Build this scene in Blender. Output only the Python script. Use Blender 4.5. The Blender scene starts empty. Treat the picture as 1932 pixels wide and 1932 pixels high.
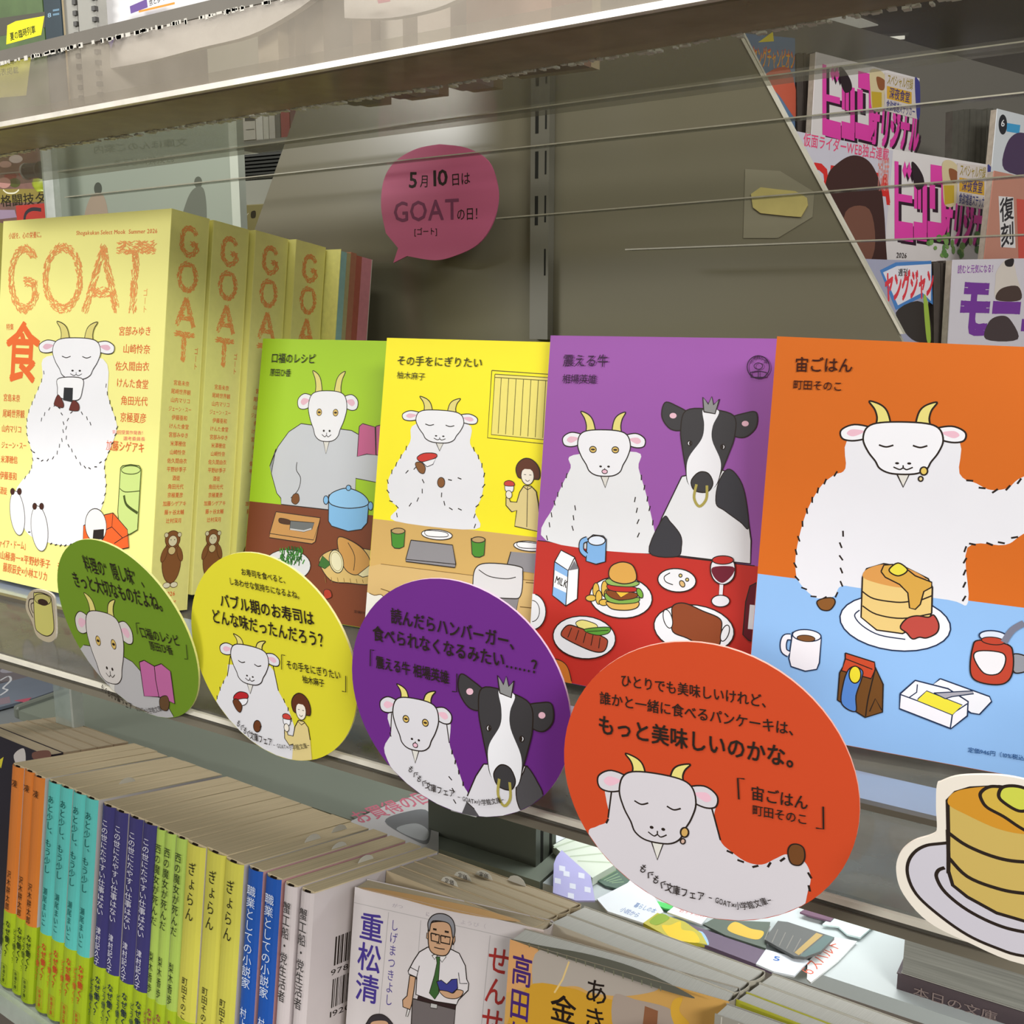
import bpy, math, random
from math import sin, cos, pi, radians as rad
from mathutils import Vector as V, Matrix
from mathutils.geometry import tessellate_polygon
random.seed(7)
S = .001                      # the scene is laid out in millimetres
EYE = V((0, 0, 1.35))
SC = bpy.context.scene
C = SC.collection

# ------------------------------------------------------------------ camera, world, lights
YAW, PITCH, ROLL, F = rad(32.01), rad(11.19), rad(.16), 2040.
cam = bpy.data.cameras.new('camera'); co = bpy.data.objects.new('camera', cam); C.objects.link(co)
co.matrix_world = Matrix.Translation(EYE) @ Matrix.Rotation(YAW, 4, 'Z') @ Matrix.Rotation(pi/2 - PITCH, 4, 'X') @ Matrix.Rotation(ROLL, 4, 'Z')
cam.sensor_width = 36; cam.lens = F/1932*36; cam.clip_start = .01; cam.clip_end = 60
SC.camera = co
SC.view_settings.view_transform = 'Standard'; SC.view_settings.look = 'None'
SC.view_settings.gamma = 1; SC.view_settings.exposure = 0.0; SC.view_settings.use_curve_mapping = False
SC.cycles.max_bounces = 10; SC.cycles.transparent_max_bounces = 24; SC.cycles.use_denoising = True
SC.cycles.caustics_reflective = False; SC.cycles.caustics_refractive = False
wd = bpy.data.worlds.new('shop_air'); SC.world = wd; wd.use_nodes = True
wd.node_tree.nodes['Background'].inputs[0].default_value = (.80, .80, .78, 1)
wd.node_tree.nodes['Background'].inputs[1].default_value = .55

def area(name, loc, tgt, sx, sy, power, col=(1, 1, 1)):
    l = bpy.data.lights.new(name, 'AREA'); l.shape = 'RECTANGLE'; l.size = sx; l.size_y = sy; l.energy = power; l.color = col
    o = bpy.data.objects.new(name, l); C.objects.link(o); o.location = loc
    o.rotation_euler = (V(tgt) - V(loc)).to_track_quat('-Z', 'Y').to_euler(); return o
area('ceiling_lamp_key', (-2.6, -3.6, 2.5), (-.35, .38, 1.25), 1.6, .6, 135, (1, .985, .95))
area('fill_lamp_right', (1.5, -.9, 2.3), (-.4, .4, 1.2), 1.0, .4, 38, (1, .98, .95))  # unseen fill lamp, added from the right to brighten the mook spines
area('ceiling_lamp_over', (-.35, -.32, 2.6), (-.3, .35, .9), 1.4, .18, 13, (1, .99, .96))
area('ceiling_lamp_rear', (-.6, 1.9, 2.62), (-.4, 1.2, 1.0), 1.4, .5, 26, (1, .98, .96))
area('shelf_strip_lamp', (-.17, .60, 1.168), (-.17, .58, 1.0), .34, .05, .5, (.95, 1, 1))

# ------------------------------------------------------------------ frames and the lens
_R = V((cos(YAW), sin(YAW), 0)); _W = V((-sin(YAW)*cos(PITCH), cos(YAW)*cos(PITCH), -sin(PITCH))); _U = _R.cross(_W)
_R, _U = _R*cos(ROLL) + _U*sin(ROLL), -_R*sin(ROLL) + _U*cos(ROLL)
def ray(x, y): return _W + _R*((x - 966)/F) - _U*((y - 966)/F)
def at(x, y, ax, val):
    """point (mm, relative to the eye) where the line of sight of a measured point meets the plane axis=val"""
    d = ray(x, y); return d*(val/d[ax])
def frame(x, y, z, yaw=0, lean=0, roll=0):
    return Matrix.Translation(EYE + V((x, y, z))*S) @ Matrix.Rotation(rad(yaw), 4, 'Z') @ Matrix.Rotation(-rad(lean), 4, 'X') @ Matrix.Rotation(rad(roll), 4, 'Y')
def sub(fr, x, y, z, yaw=0, lean=0, roll=0):
    return fr @ Matrix.Translation(V((x, y, z))*S) @ Matrix.Rotation(rad(yaw), 4, 'Z') @ Matrix.Rotation(-rad(lean), 4, 'X') @ Matrix.Rotation(rad(roll), 4, 'Y')
ROOM = frame(0, 0, 0)

# ------------------------------------------------------------------ materials
_m = {}
def lin(c):
    if isinstance(c, str): c = [int(c[i:i+2], 16) for i in (0, 2, 4)]
    return tuple((v/255/12.92 if v/255 <= .04045 else ((v/255 + .055)/1.055)**2.4) for v in c) + (1,)
def M(col, rough=.5, spec=.4, metal=0., coat=0., noise=.04, scale=60., emit=0.):
    key = (str(col), rough, spec, metal, coat, noise, scale, emit)
    if key in _m: return _m[key]
    m = bpy.data.materials.new('surface'); m.use_nodes = True; nt = m.node_tree; b = nt.nodes['Principled BSDF']
    c = lin(col)
    if noise > 0:
        tc = nt.nodes.new('ShaderNodeTexCoord'); n = nt.nodes.new('ShaderNodeTexNoise'); n.inputs['Scale'].default_value = scale
        n.inputs['Detail'].default_value = 4
        mp = nt.nodes.new('ShaderNodeMapRange'); mp.inputs[3].default_value = 1 - noise; mp.inputs[4].default_value = 1 + noise
        mx = nt.nodes.new('ShaderNodeVectorMath'); mx.operation = 'SCALE'; mx.inputs[0].default_value = c[:3]
        nt.links.new(tc.outputs['Object'], n.inputs['Vector']); nt.links.new(n.outputs[0], mp.inputs[0])
        nt.links.new(mp.outputs[0], mx.inputs['Scale']); nt.links.new(mx.outputs[0], b.inputs['Base Color'])
    else: b.inputs['Base Color'].default_value = c
    b.inputs['Roughness'].default_value = rough; b.inputs['Metallic'].default_value = metal
    b.inputs['Specular IOR Level'].default_value = spec; b.inputs['Coat Weight'].default_value = coat
    if emit: b.inputs['Emission Color'].default_value = c; b.inputs['Emission Strength'].default_value = emit
    _m[key] = m; return m
def pages_mat(name, col, axis, freq=2600, amt=.22):
    """cut page edges: thin streaks across the thickness of the block"""
    m = bpy.data.materials.new(name); m.use_nodes = True; nt = m.node_tree; b = nt.nodes['Principled BSDF']; c = lin(col)
    tc = nt.nodes.new('ShaderNodeTexCoord'); mp = nt.nodes.new('ShaderNodeMapping'); sc = [14, 14, 14]; sc[axis] = freq
    mp.inputs['Scale'].default_value = sc
    n = nt.nodes.new('ShaderNodeTexNoise'); n.inputs['Scale'].default_value = 1; n.inputs['Detail'].default_value = 3
    r = nt.nodes.new('ShaderNodeMapRange'); r.inputs[1].default_value = .25; r.inputs[2].default_value = .75; r.inputs[3].default_value = 1 - amt; r.inputs[4].default_value = 1.06
    mx = nt.nodes.new('ShaderNodeVectorMath'); mx.operation = 'SCALE'; mx.inputs[0].default_value = c[:3]
    for a, bb in ((tc.outputs['Object'], mp.inputs[0]), (mp.outputs[0], n.inputs['Vector']), (n.outputs[0], r.inputs[0]), (r.outputs[0], mx.inputs['Scale']), (mx.outputs[0], b.inputs['Base Color'])): nt.links.new(a, bb)
    b.inputs['Roughness'].default_value = .85; b.inputs['Specular IOR Level'].default_value = .1
    return m
PAGE_X = pages_mat('page_edges_thin', (214, 196, 160), 0, 1500, .26); PAGE_Y = pages_mat('page_edges_deep', (190, 174, 146), 1)
PAGE_W = pages_mat('page_edges_white', (196, 194, 186), 0, 2000, .12)
def clear(name, tint=(.93, .95, .92), gloss=1., rough=.03, haze=None, hz=.0, ior=1.42, sheen=.6):
    """clear plastic: tinted see-through body with a Fresnel sheen, some haze of scratches"""
    m = bpy.data.materials.new(name); m.use_nodes = True; nt = m.node_tree; nt.nodes.clear()
    out = nt.nodes.new('ShaderNodeOutputMaterial'); t = nt.nodes.new('ShaderNodeBsdfTransparent'); t.inputs[0].default_value = tint + (1,)
    g = nt.nodes.new('ShaderNodeBsdfGlossy'); g.inputs[1].default_value = rough; g.inputs[0].default_value = (gloss, gloss, gloss, 1)
    lw = nt.nodes.new('ShaderNodeLayerWeight'); lw.inputs[0].default_value = .5; pw = nt.nodes.new('ShaderNodeMath'); pw.operation = 'POWER'; pw.inputs[1].default_value = 5
    f = nt.nodes.new('ShaderNodeMath'); f.operation = 'MULTIPLY_ADD'; f0 = ((ior - 1)/(ior + 1))**2; f.inputs[1].default_value = (1 - f0)*sheen; f.inputs[2].default_value = f0; nt.links.new(lw.outputs['Facing'], pw.inputs[0]); nt.links.new(pw.outputs[0], f.inputs[0]); mx = nt.nodes.new('ShaderNodeMixShader')
    nt.links.new(f.outputs[0], mx.inputs[0]); nt.links.new(t.outputs[0], mx.inputs[1]); nt.links.new(g.outputs[0], mx.inputs[2]); last = mx
    if hz:
        d = nt.nodes.new('ShaderNodeBsdfDiffuse'); d.inputs[0].default_value = haze + (1,); m2 = nt.nodes.new('ShaderNodeMixShader')
        tc = nt.nodes.new('ShaderNodeTexCoord'); n = nt.nodes.new('ShaderNodeTexNoise'); n.inputs['Scale'].default_value = 35; n.inputs['Detail'].default_value = 6
        r = nt.nodes.new('ShaderNodeMapRange'); r.inputs[1].default_value = .3; r.inputs[2].default_value = .7; r.inputs[3].default_value = hz*.75; r.inputs[4].default_value = min(1, hz*1.25)
        nt.links.new(tc.outputs['Object'], n.inputs['Vector']); nt.links.new(n.outputs[0], r.inputs[0]); nt.links.new(r.outputs[0], m2.inputs[0])
        nt.links.new(mx.outputs[0], m2.inputs[1]); nt.links.new(d.outputs[0], m2.inputs[2]); last = m2
    nt.links.new(last.outputs[0], out.inputs[0]); return m
CLEAR = clear('clear_plastic'); CLEAR_EDGE = clear('clear_edge', (.8, .84, .8), 1, .1, (.75, .78, .74), .55)
INK = '2a211c'

# ------------------------------------------------------------------ mesh helpers (all lengths mm)
def link(o, parent=None):
    C.objects.link(o)
    if parent: o.parent = parent
    return o
def mesh(name, vs, fs, mats, parent=None, fm=None, smooth=False):
    me = bpy.data.meshes.new(name); me.from_pydata([V(v)*S for v in vs], [], fs)
    for m in (mats if isinstance(mats, (list, tuple)) else [mats]): me.materials.append(m)
    if fm: me.polygons.foreach_set('material_index', fm)
    if smooth: me.polygons.foreach_set('use_smooth', [True]*len(fs))
    me.update(); return link(bpy.data.objects.new(name, me), parent)
def boxdata(x0, x1, y0, y1, z0, z1, o=0):
    v = [(x, y, z) for x in (x0, x1) for y in (y0, y1) for z in (z0, z1)]
    f = [(0, 1, 3, 2), (4, 6, 7, 5), (0, 4, 5, 1), (2, 3, 7, 6), (0, 2, 6, 4), (1, 5, 7, 3)]
    return v, [tuple(i + o for i in q) for q in f]
def box(name, x0, x1, y0, y1, z0, z1, mat, parent=None, bevel=0., fr=None):
    v, f = boxdata(x0, x1, y0, y1, z0, z1)
    if bevel == 0 and parent is None and fr is None:
        cx, cy = (x0 + x1)/2, (y0 + y1)/2; v = [(a - cx, b - cy, c - z0) for a, b, c in v]
    o = mesh(name, v, f, mat, parent)
    if bevel:
        b = o.modifiers.new('bevel', 'BEVEL'); b.width = bevel*S; b.segments = 2
    if fr is not None: o.matrix_world = fr
    elif parent is None and bevel == 0: o.location = EYE + V(((x0 + x1)/2, (y0 + y1)/2, z0))*S
    return o
def prism(name, pts, d0, d1, mat, parent, axis=1, side=None):
    """outline (u,v) extruded from d0 to d1 along axis"""
    n = len(pts); P = (lambda u, v, d: (u, d, v)) if axis == 1 else ((lambda u, v, d: (u, v, d)) if axis == 2 else (lambda u, v, d: (d, u, v)))
    vs = [P(u, v, d0) for u, v in pts] + [P(u, v, d1) for u, v in pts]
    tri = tessellate_polygon([[V((u, v, 0)) for u, v in pts]])
    fs = [tuple(t) for t in tri] + [tuple(i + n for i in t) for t in tri]; k = len(fs)
    fs += [(i, (i + 1) % n, (i + 1) % n + n, i + n) for i in range(n)]
    return mesh(name, vs, fs, [mat, side or mat], parent, [0]*k + [1]*n)
def thing(name, label, cat, fr, group=None):
    o = link(bpy.data.objects.new(name, None)); o.matrix_world = fr; o.empty_display_size = .01
    tag(o, label, cat, group); return o
def tag(o, label, cat, group=None, kind=None):
    if label: o['label'] = label
    if cat: o['category'] = cat
    if group: o['group'] = group
    if kind: o['kind'] = kind
    return o
def struct(o): o['kind'] = 'structure'; return o

# glyphs, one cached outline per character
_g = {}
def glyph(ch, bold):
    k = ch
    if k not in _g:
        cu = bpy.data.curves.new('g', 'FONT'); cu.body = ch; cu.resolution_u = 2
        ob = bpy.data.objects.new('g', cu); C.objects.link(ob)
        dg = bpy.context.evaluated_depsgraph_get(); me = ob.evaluated_get(dg).to_mesh()
        vs = [(v.co.x, v.co.y) for v in me.vertices]; fs = [tuple(p.vertices) for p in me.polygons]
        adv = 1. if ord(ch) > 0x2000 else ((max((v[0] for v in vs), default=.2) + .07) if ch != ' ' else .3)
        n0 = len(vs); _g[k] = (vs, fs, adv); bpy.data.objects.remove(ob); bpy.data.curves.remove(cu)
    vs, fs, adv = _g[k]; sh = [(-1, -.6), (1, .6), (-.5, 1), (.5, -1), (-1, 1), (1, 1), (-1, -1), (1, -1)][:2 if bold < .009 else (4 if bold < .03 else 8)]; b = bold*.9
    if bold < .006: sh = [(0, 0)]
    return ([[(x + dx*b, y + dy*b) for x, y in vs] for dx, dy in sh], fs, adv)
def smoothpts(pts, closed=True, n=5):
    out = []; N = len(pts)
    for i in range(N if closed else N - 1):
        p = [pts[(i + k) % N] if closed else pts[min(max(i + k, 0), N - 1)] for k in (-1, 0, 1, 2)]
        for j in range(n):
            t = j/n
            out.append(tuple(.5*((2*p[1][a]) + (-p[0][a] + p[2][a])*t + (2*p[0][a] - 5*p[1][a] + 4*p[2][a] - p[3][a])*t*t + (-p[0][a] + 3*p[1][a] - 3*p[2][a] + p[3][a])*t**3) for a in (0, 1)))
    if not closed: out.append(tuple(pts[-1]))
    return out
def K(cx, cy, s): return lambda *p: [(cx + x/s, cy + y/s) for x, y in p]
def ellpts(c, rx, ry, n=28, rot=0, a0=0, a1=360):
    cr, sr = cos(rad(rot)), sin(rad(rot)); full = a1 - a0 >= 360
    return [(c[0] + rx*cos(t)*cr - ry*sin(t)*sr, c[1] + rx*cos(t)*sr + ry*sin(t)*cr) for t in [rad(a0 + (a1 - a0)*i/(n if full else n - 1)) for i in range(n)]]

class Art:
    """flat print on the plane axis=val of a frame; points come as measured points (px) or as mm on the sheet (px=False)"""
    def __init__(s, fr, axis=1, val=0., sign=-1, clip=None):
        s.fr = fr; s.axis = axis; s.val = val; s.sign = sign; s.lv = 1; s.vs = []; s.fs = []; s.fm = []; s.mats = []; s.clip = clip; s.px = True
        inv = fr.inverted(); s.o = inv @ EYE; s.inv3 = inv.to_3x3()
    def loc(s, p):
        if not s.px: return (p[0], p[1])
        d = s.inv3 @ ray(*p); k = (s.val*S - s.o[s.axis])/d[s.axis]; q = (s.o + d*k)/S
        return (q[0], q[2]) if s.axis == 1 else ((q[1], q[2]) if s.axis == 0 else (q[0], q[1]))
    def mi(s, col):
        m = col if isinstance(col, bpy.types.Material) else M(col, .5, .16, noise=.02)
        if m not in s.mats: s.mats.append(m)
        return s.mats.index(m)
    def raw(s, pts, faces, col, lift=0):
        e = s.val + s.sign*(.05 + .008*s.lv + lift); o = len(s.vs)
        for u, v in pts: s.vs.append((u, e, v) if s.axis == 1 else ((e, u, v) if s.axis == 0 else (u, v, e)))
        i = s.mi(col)
        for f in faces: s.fs.append(tuple(k + o for k in f)); s.fm.append(i)
    def fill(s, L, col):
        if s.clip: L = s.clip(L)
        if len(L) < 3: return
        s.raw(L, [tuple(t) for t in tessellate_polygon([[V((u, v, 0)) for u, v in L]])], col); s.lv += 1
    def poly(s, pts, col, sm=False, line=None, w=.45, closed=True):
        if sm: pts = smoothpts(pts)
        L = [s.loc(p) for p in pts]
        if col: s.fill(L, col)
        if line: s.ribbon(L, line, w, closed)
    def line(s, pts, col=INK, w=.45, sm=False, closed=False):
        if sm: pts = smoothpts(pts, closed)
        s.ribbon([s.loc(p) for p in pts], col, w, closed)
    def ribbon(s, L, col, w, closed):
        if s.clip:
            run = []
            for p in L + ([L[0]] if closed else []):
                if s.clip.inside(p): run.append(p)
                else:
                    if len(run) > 1: s._rib(run, col, w, False)
                    run = []
            if len(run) > 1: s._rib(run, col, w, False)
        else: s._rib(L, col, w, closed)
    def _rib(s, L, col, w, closed):
        n = len(L); pts = []
        if n < 2: return
        for i in range(n):
            a = L[(i - 1) % n] if closed or i else L[i]; b = L[(i + 1) % n] if closed or i < n - 1 else L[i]
            dx, dy = b[0] - a[0], b[1] - a[1]; l = math.hypot(dx, dy) or 1; nx, ny = -dy/l*w/2, dx/l*w/2
            pts += [(L[i][0] + nx, L[i][1] + ny), (L[i][0] - nx, L[i][1] - ny)]
        s.raw(pts, [(2*i, 2*i + 1, (2*i + 3) % (2*n), (2*i + 2) % (2*n)) for i in range(n if closed else n - 1)], col, -.004); s.lv += .15
    def ell(s, c, rx, ry, col, line=None, w=.45, rot=0): s.poly(ellpts(c, rx, ry, rot=rot), col, line=line, w=w)
    def dashes(s, pts, col=INK, ln=2.2, gap=1.9, w=.5, tilt=25, sm=True, closed=False):
        if sm: pts = smoothpts(pts, closed, 8)
        L = [s.loc(p) for p in pts]; acc = 0
        for a, b in zip(L, L[1:]):
            d = math.hypot(b[0] - a[0], b[1] - a[1])
            if d == 0: continue
            acc += d
            if acc >= ln + gap:
                acc = 0; t = math.atan2(b[1] - a[1], b[0] - a[0]) + rad(tilt + random.uniform(-8, 8))
                if s.clip and not s.clip.inside(a): continue
                s.ribbon([(a[0] - cos(t)*ln/2, a[1] - sin(t)*ln/2), (a[0] + cos(t)*ln/2, a[1] + sin(t)*ln/2)], col, w, False)
    def fur(s, pts, width, col, ln=2.6, dens=1.1, w=.32, sm=False):
        """a letter stroke filled with short hairs that follow it"""
        L = [s.loc(p) for p in (smoothpts(pts, False, 8) if sm else pts)]
        for a, b in zip(L, L[1:]):
            d = math.hypot(b[0] - a[0], b[1] - a[1]); t0 = math.atan2(b[1] - a[1], b[0] - a[0])
            for _ in range(max(1, int(d*width*dens*.42))):
                k, q = random.random(), random.uniform(-.5, .5)*width; t = t0 + random.choice((-1, 1))*rad(random.uniform(8, 26))
                x, y = a[0] + (b[0] - a[0])*k - sin(t0)*q, a[1] + (b[1] - a[1])*k + cos(t0)*q
                q_ = s.lv; s.lv += random.random()*9; s._rib([(x - cos(t)*ln/2, y - sin(t)*ln/2), (x + cos(t)*ln/2, y + sin(t)*ln/2)], col, w, False); s.lv = q_
    def text(s, body, p0, p1, h, col=INK, bold=.008, mirror=False):
        """p0,p1: ends of the foot of the line; h: letter height (same unit as the points)"""
        a, b = s.loc(p0), s.loc(p1); tp = s.loc((p0[0], p0[1] - h) if s.px else (p0[0], p0[1] + h)); H = math.hypot(tp[0] - a[0], tp[1] - a[1])/.86
        G = [glyph(ch, bold) for ch in body]; W = sum(g[2] for g in G) or 1
        ln = math.hypot(b[0] - a[0], b[1] - a[1]); ux, uy = (b[0] - a[0])/ln, (b[1] - a[1])/ln; k = ln/W; cx = 0
        for vs, fs, adv in G:
            for j, v_ in enumerate(vs):
                if mirror: v_ = [(W - x - 2*cx, y) for x, y in v_]
                if v_: s.raw([(a[0] + ux*(x + cx)*k - uy*(y + .07)*H, a[1] + uy*(x + cx)*k + ux*(y + .07)*H) for x, y in v_], fs, col, j*.006)
            cx += adv
        s.lv += .3 + .75*(len(G[0][0]) - 1)
    def vtext(s, body, p0, p1, w, col=INK, bold=.008):
        """p0,p1: centre of the top and of the bottom of a column; w: letter width"""
        a, b = s.loc(p0), s.loc(p1)
        if s.px: q = s.loc((p0[0] + w, p0[1])); w = math.hypot(q[0] - a[0], q[1] - a[1])
        n = len(body); dx, dy = (b[0] - a[0])/n, (b[1] - a[1])/n; l = math.hypot(dx, dy); ux, uy = -dy/l, dx/l
        if ux < 0: ux, uy = -ux, -uy
        mir = -1 if (s.axis == 0 and s.sign < 0) else 1
        for i, ch in enumerate(body):
            vs, fs, adv = glyph(ch, bold)
            cx, cy = a[0] + dx*(i + .5), a[1] + dy*(i + .5); h = l*.98
            off = .5 if adv == 1 else adv/2
            for j, v_ in enumerate(vs):
              R = [(x - off, y - .38) for x, y in v_]
              if ch in 'ー…': R = [(y, -x) for x, y in R]
              if ch in '、。': R = [(x + .6, y + .6) for x, y in R]
              if ch in 'ょっゃ': R = [(x + .08, y + .08) for x, y in R]
              if R: s.raw([(cx + mir*x*w*ux - y*dx/l*h, cy + mir*x*w*uy - y*dy/l*h) for x, y in R], fs, col, j*.006)
        s.lv += .3 + .75*(len(vs) - 1)
    def build(s, name, parent):
        return mesh(name, s.vs, s.fs, s.mats, parent, s.fm)
class Rect:
    """keeps print inside a rectangle of the sheet"""
    def __init__(s, x0, x1, y0, y1): s.b = (x0, x1, y0, y1)
    def inside(s, p): return s.b[0] <= p[0] <= s.b[1] and s.b[2] <= p[1] <= s.b[3]
    def __call__(s, L):
        for ax, val, sg in ((0, s.b[0], 1), (0, s.b[1], -1), (1, s.b[2], 1), (1, s.b[3], -1)):
            out = []
            for i in range(len(L)):
                p, q = L[i - 1], L[i]; dp, dq = (p[ax] - val)*sg, (q[ax] - val)*sg
                if (dp < 0) != (dq < 0): t = dp/(dp - dq); out.append((p[0] + (q[0] - p[0])*t, p[1] + (q[1] - p[1])*t))
                if dq >= 0: out.append(q)
            L = out
            if len(L) < 3: return []
        return L
class Disc:
    def __init__(s, r): s.r = r
    def inside(s, p): return math.hypot(*p) <= s.r
    def __call__(s, L):
        n = 40
        for i in range(n):
            t = 2*pi*i/n; nx, ny = -cos(t), -sin(t); out = []
            for j in range(len(L)):
                p, q = L[j - 1], L[j]; dp, dq = p[0]*nx + p[1]*ny + s.r, q[0]*nx + q[1]*ny + s.r
                if (dp < 0) != (dq < 0): k = dp/(dp - dq); out.append((p[0] + (q[0] - p[0])*k, p[1] + (q[1] - p[1])*k))
                if dq >= 0: out.append(q)
            L = out
            if len(L) < 3: return []
        return L

# ------------------------------------------------------------------ drawing recipes used on several prints
WH, HORN, PINK = 'e9e9ee', 'ded27c', 'e3b6c6'
def goat(A, L, R, chin, mood='open', w=.5, face=WH, hs=1.):
    """an ordinary white billy goat's head: drooping ears, swept horns, long muzzle and a beard"""
    m = ((L[0] + R[0])/2, (L[1] + R[1])/2); ex = ((R[0] - L[0])/2, (R[1] - L[1])/2); ey = (chin[0] - m[0], chin[1] - m[1])
    T = lambda *p: [(m[0] + ex[0]*u + ey[0]*v, m[1] + ex[1]*u + ey[1]*v) for u, v in p]
    for q in (-1, 1):
        A.poly(T((q*.22, .05), (q*.25, -.25*hs), (q*.36, -.42*hs), (q*.56, -.5*hs), (q*.47, -.33*hs), (q*.43, -.16*hs), (q*.43, .05)), HORN, True, INK, w)
        A.poly(T((q*.5, .08), (q*.8, .0), (q*1.02, .12), (q*1.0, .3), (q*.8, .34), (q*.55, .25)), face, True, INK, w)
        A.poly(T((q*.64, .14), (q*.84, .1), (q*.93, .19), (q*.82, .25)), PINK, True)
    A.poly(T((-.15, .9), (0, 1.3), (.15, .9)), 'd9d6cf', False, INK, w)
    A.poly(T((-.58, .04), (-.3, -.06), (.3, -.06), (.58, .04), (.66, .3), (.58, .56), (.46, .76), (.38, .92), (.18, 1.02), (-.18, 1.02), (-.38, .92), (-.46, .76), (-.58, .56), (-.66, .3)), face, True, INK, w)
    for q in (-1, 1):
        if mood == 'shut': A.line(T((q*.4, .42), (q*.28, .46), (q*.16, .42)), INK, w, True)
        else:
            A.poly(T(*ellpts((q*.28, .4), .085, .075, 14)), 'd8b765', line=INK, w=w*.8); A.poly(T(*ellpts((q*.28, .4), .055, .022, 10)), INK)
        A.poly(T(*ellpts((q*.1, .8), .035, .025, 10)), INK)
    A.line(T((0, .84), (0, .9)), INK, w*.8)
    if mood == 'oh': A.poly(T(*ellpts((0, .92), .07, .05, 12)), PINK, line=INK, w=w*.7)
    else: A.line(T((-.16, .88), (-.06, .93), (0, .9), (.06, .93), (.16, .88)), INK, w*.8, True)
def cow(A, T, w=.5):
    """black and white cow's head in a unit frame (u across, v down)"""
    dk = '3d3b3d'
    for q in (-1, 1):
        A.poly(T((q*.45, .1), (q*.8, .0), (q*1.05, -.02), (q*1.08, .16), (q*.85, .3), (q*.55, .28)), dk, True, INK, w)
        A.ell(T((q*.83, .13))[0], abs(T((.08, 0))[0][0] - T((0, 0))[0][0]), abs(T((0, .035))[0][1] - T((0, 0))[0][1]), PINK)
    A.poly(T((-.55, .05), (0, .0), (.55, .05), (.62, .3), (.52, .55), (.4, .78), (.3, .95), (0, 1.03), (-.3, .95), (-.4, .78), (-.52, .55), (-.62, .3)), dk, True, INK, w)
    A.poly(T((-.16, .01), (.2, .01), (.1, .2), (.12, .38), (.36, .62), (.38, .8), (.28, .97), (0, 1.03), (-.28, .97), (-.38, .8), (-.36, .62), (-.12, .38), (-.1, .2)), WH, True)
    A.poly(T((-.25, .92), (-.1, .8), (.12, .8), (.25, .92), (.14, 1.03), (-.14, 1.03)), dk, True, INK, w)
    A.poly(T((-.14, .04), (-.2, -.14), (-.06, -.06), (0, -.16), (.06, -.06), (.18, -.14), (.12, .05)), '8b8b8c', False, INK, w)
    for q in (-1, 1):
        A.ell(T((q*.38, .45))[0], abs(T((.05, 0))[0][0] - T((0, 0))[0][0]), abs(T((0, .03))[0][1] - T((0, 0))[0][1]), WH, INK, w*.8)
        A.ell(T((q*.37, .45))[0], abs(T((.028, 0))[0][0] - T((0, 0))[0][0]), abs(T((0, .026))[0][1] - T((0, 0))[0][1]), INK)
    A.line(T((-.12, .95), (-.14, 1.12), (0, 1.22), (.14, 1.12), (.12, .95)), 'a89c4e', w*2.2, True)
def unit(m, ex, ey): return lambda *p: [(m[0] + ex[0]*u + ey[0]*v, m[1] + ex[1]*u + ey[1]*v) for u, v in p]
def afro(A, T, w=.45):
    """person in a tan jacket holding a piece of sushi; unit frame u across, v down (head at 0..1)"""
    A.poly(T((-.25, 1.15), (-.55, 1.5), (-.75, 2.0), (-1.2, 2.0), (-1.35, 1.7), (-1.5, 1.8), (-1.5, 2.2), (-1.1, 2.5), (-.75, 2.4), (-.9, 3.2), (.9, 3.4), (.75, 2), (.6, 1.4), (.25, 1.15)), 'dcc98a', False, INK, w)
    A.line(T((.0, 1.2), (-.05, 3.2)), INK, w*.8); A.line(T((-.3, 1.2), (0, 1.35), (.3, 1.2)), INK, w*.8)
    A.poly(T((-.75, .6), (-.8, .3), (-.6, .0), (-.2, -.2), (.25, -.18), (.65, .05), (.85, .4), (.8, .75), (.5, .8), (-.5, .8)), '5f3320', True, INK, w)
    A.poly(T(*ellpts((0, .65), .45, .45, 20)), 'ece4d6', line=INK, w=w*.8); A.poly(T((-.5, .5), (-.3, .15), (.3, .15), (.5, .5), (.2, .32), (-.2, .32)), '5f3320')
    A.line(T((-.25, .6), (-.1, .6)), INK, w*.6); A.line(T((.12, .6), (.27, .6)), INK, w*.6); A.line(T((-.15, .85), (0, .93), (.15, .85)), INK, w*.6, True)
    A.poly(T((-1.55, 1.2), (-1.0, 1.2), (-1.05, 1.5), (-1.5, 1.5)), WH, True, INK, w*.7); A.poly(T((-1.6, 1.05), (-1.3, .95), (-.98, 1.02), (-.95, 1.2), (-1.55, 1.22)), 'c8433c', True, INK, w*.7)
    A.poly(T(*ellpts((-1.3, 1.65), .22, .2, 14)), 'ece4d6', line=INK, w=w*.7)

def sheet(name, fr, x0, x1, z0, z1, t, label, cat, col, edge='d9d4c8', group=None, part='card_board'):
    T = thing(name, label, cat, fr, group)
    box(part, x0, x1, 0, t, z0, z1, [M(col, .42, .35, noise=.02)], T)
    return T

# ------------------------------------------------------------------ the shop around
SHOP = M((150, 146, 138), .7, .3)
struct(box('floor', -4600, 3200, -2400, 7000, -1370, -1350, M((120, 112, 102), .35, .4, scale=8)))
CEIL = M((92, 84, 80), .8, .2)
struct(box('ceiling', -4600, 3200, 1000, 7000, 1370, 1390, CEIL))
struct(box('wall_back', -4600, 3200, 7000, 7040, -1350, 1370, M((128, 122, 114), .8, .2)))
struct(box('wall_left', -4640, -4600, -2400, 7000, -1350, 1370, M((140, 134, 126), .8, .2)))

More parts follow.
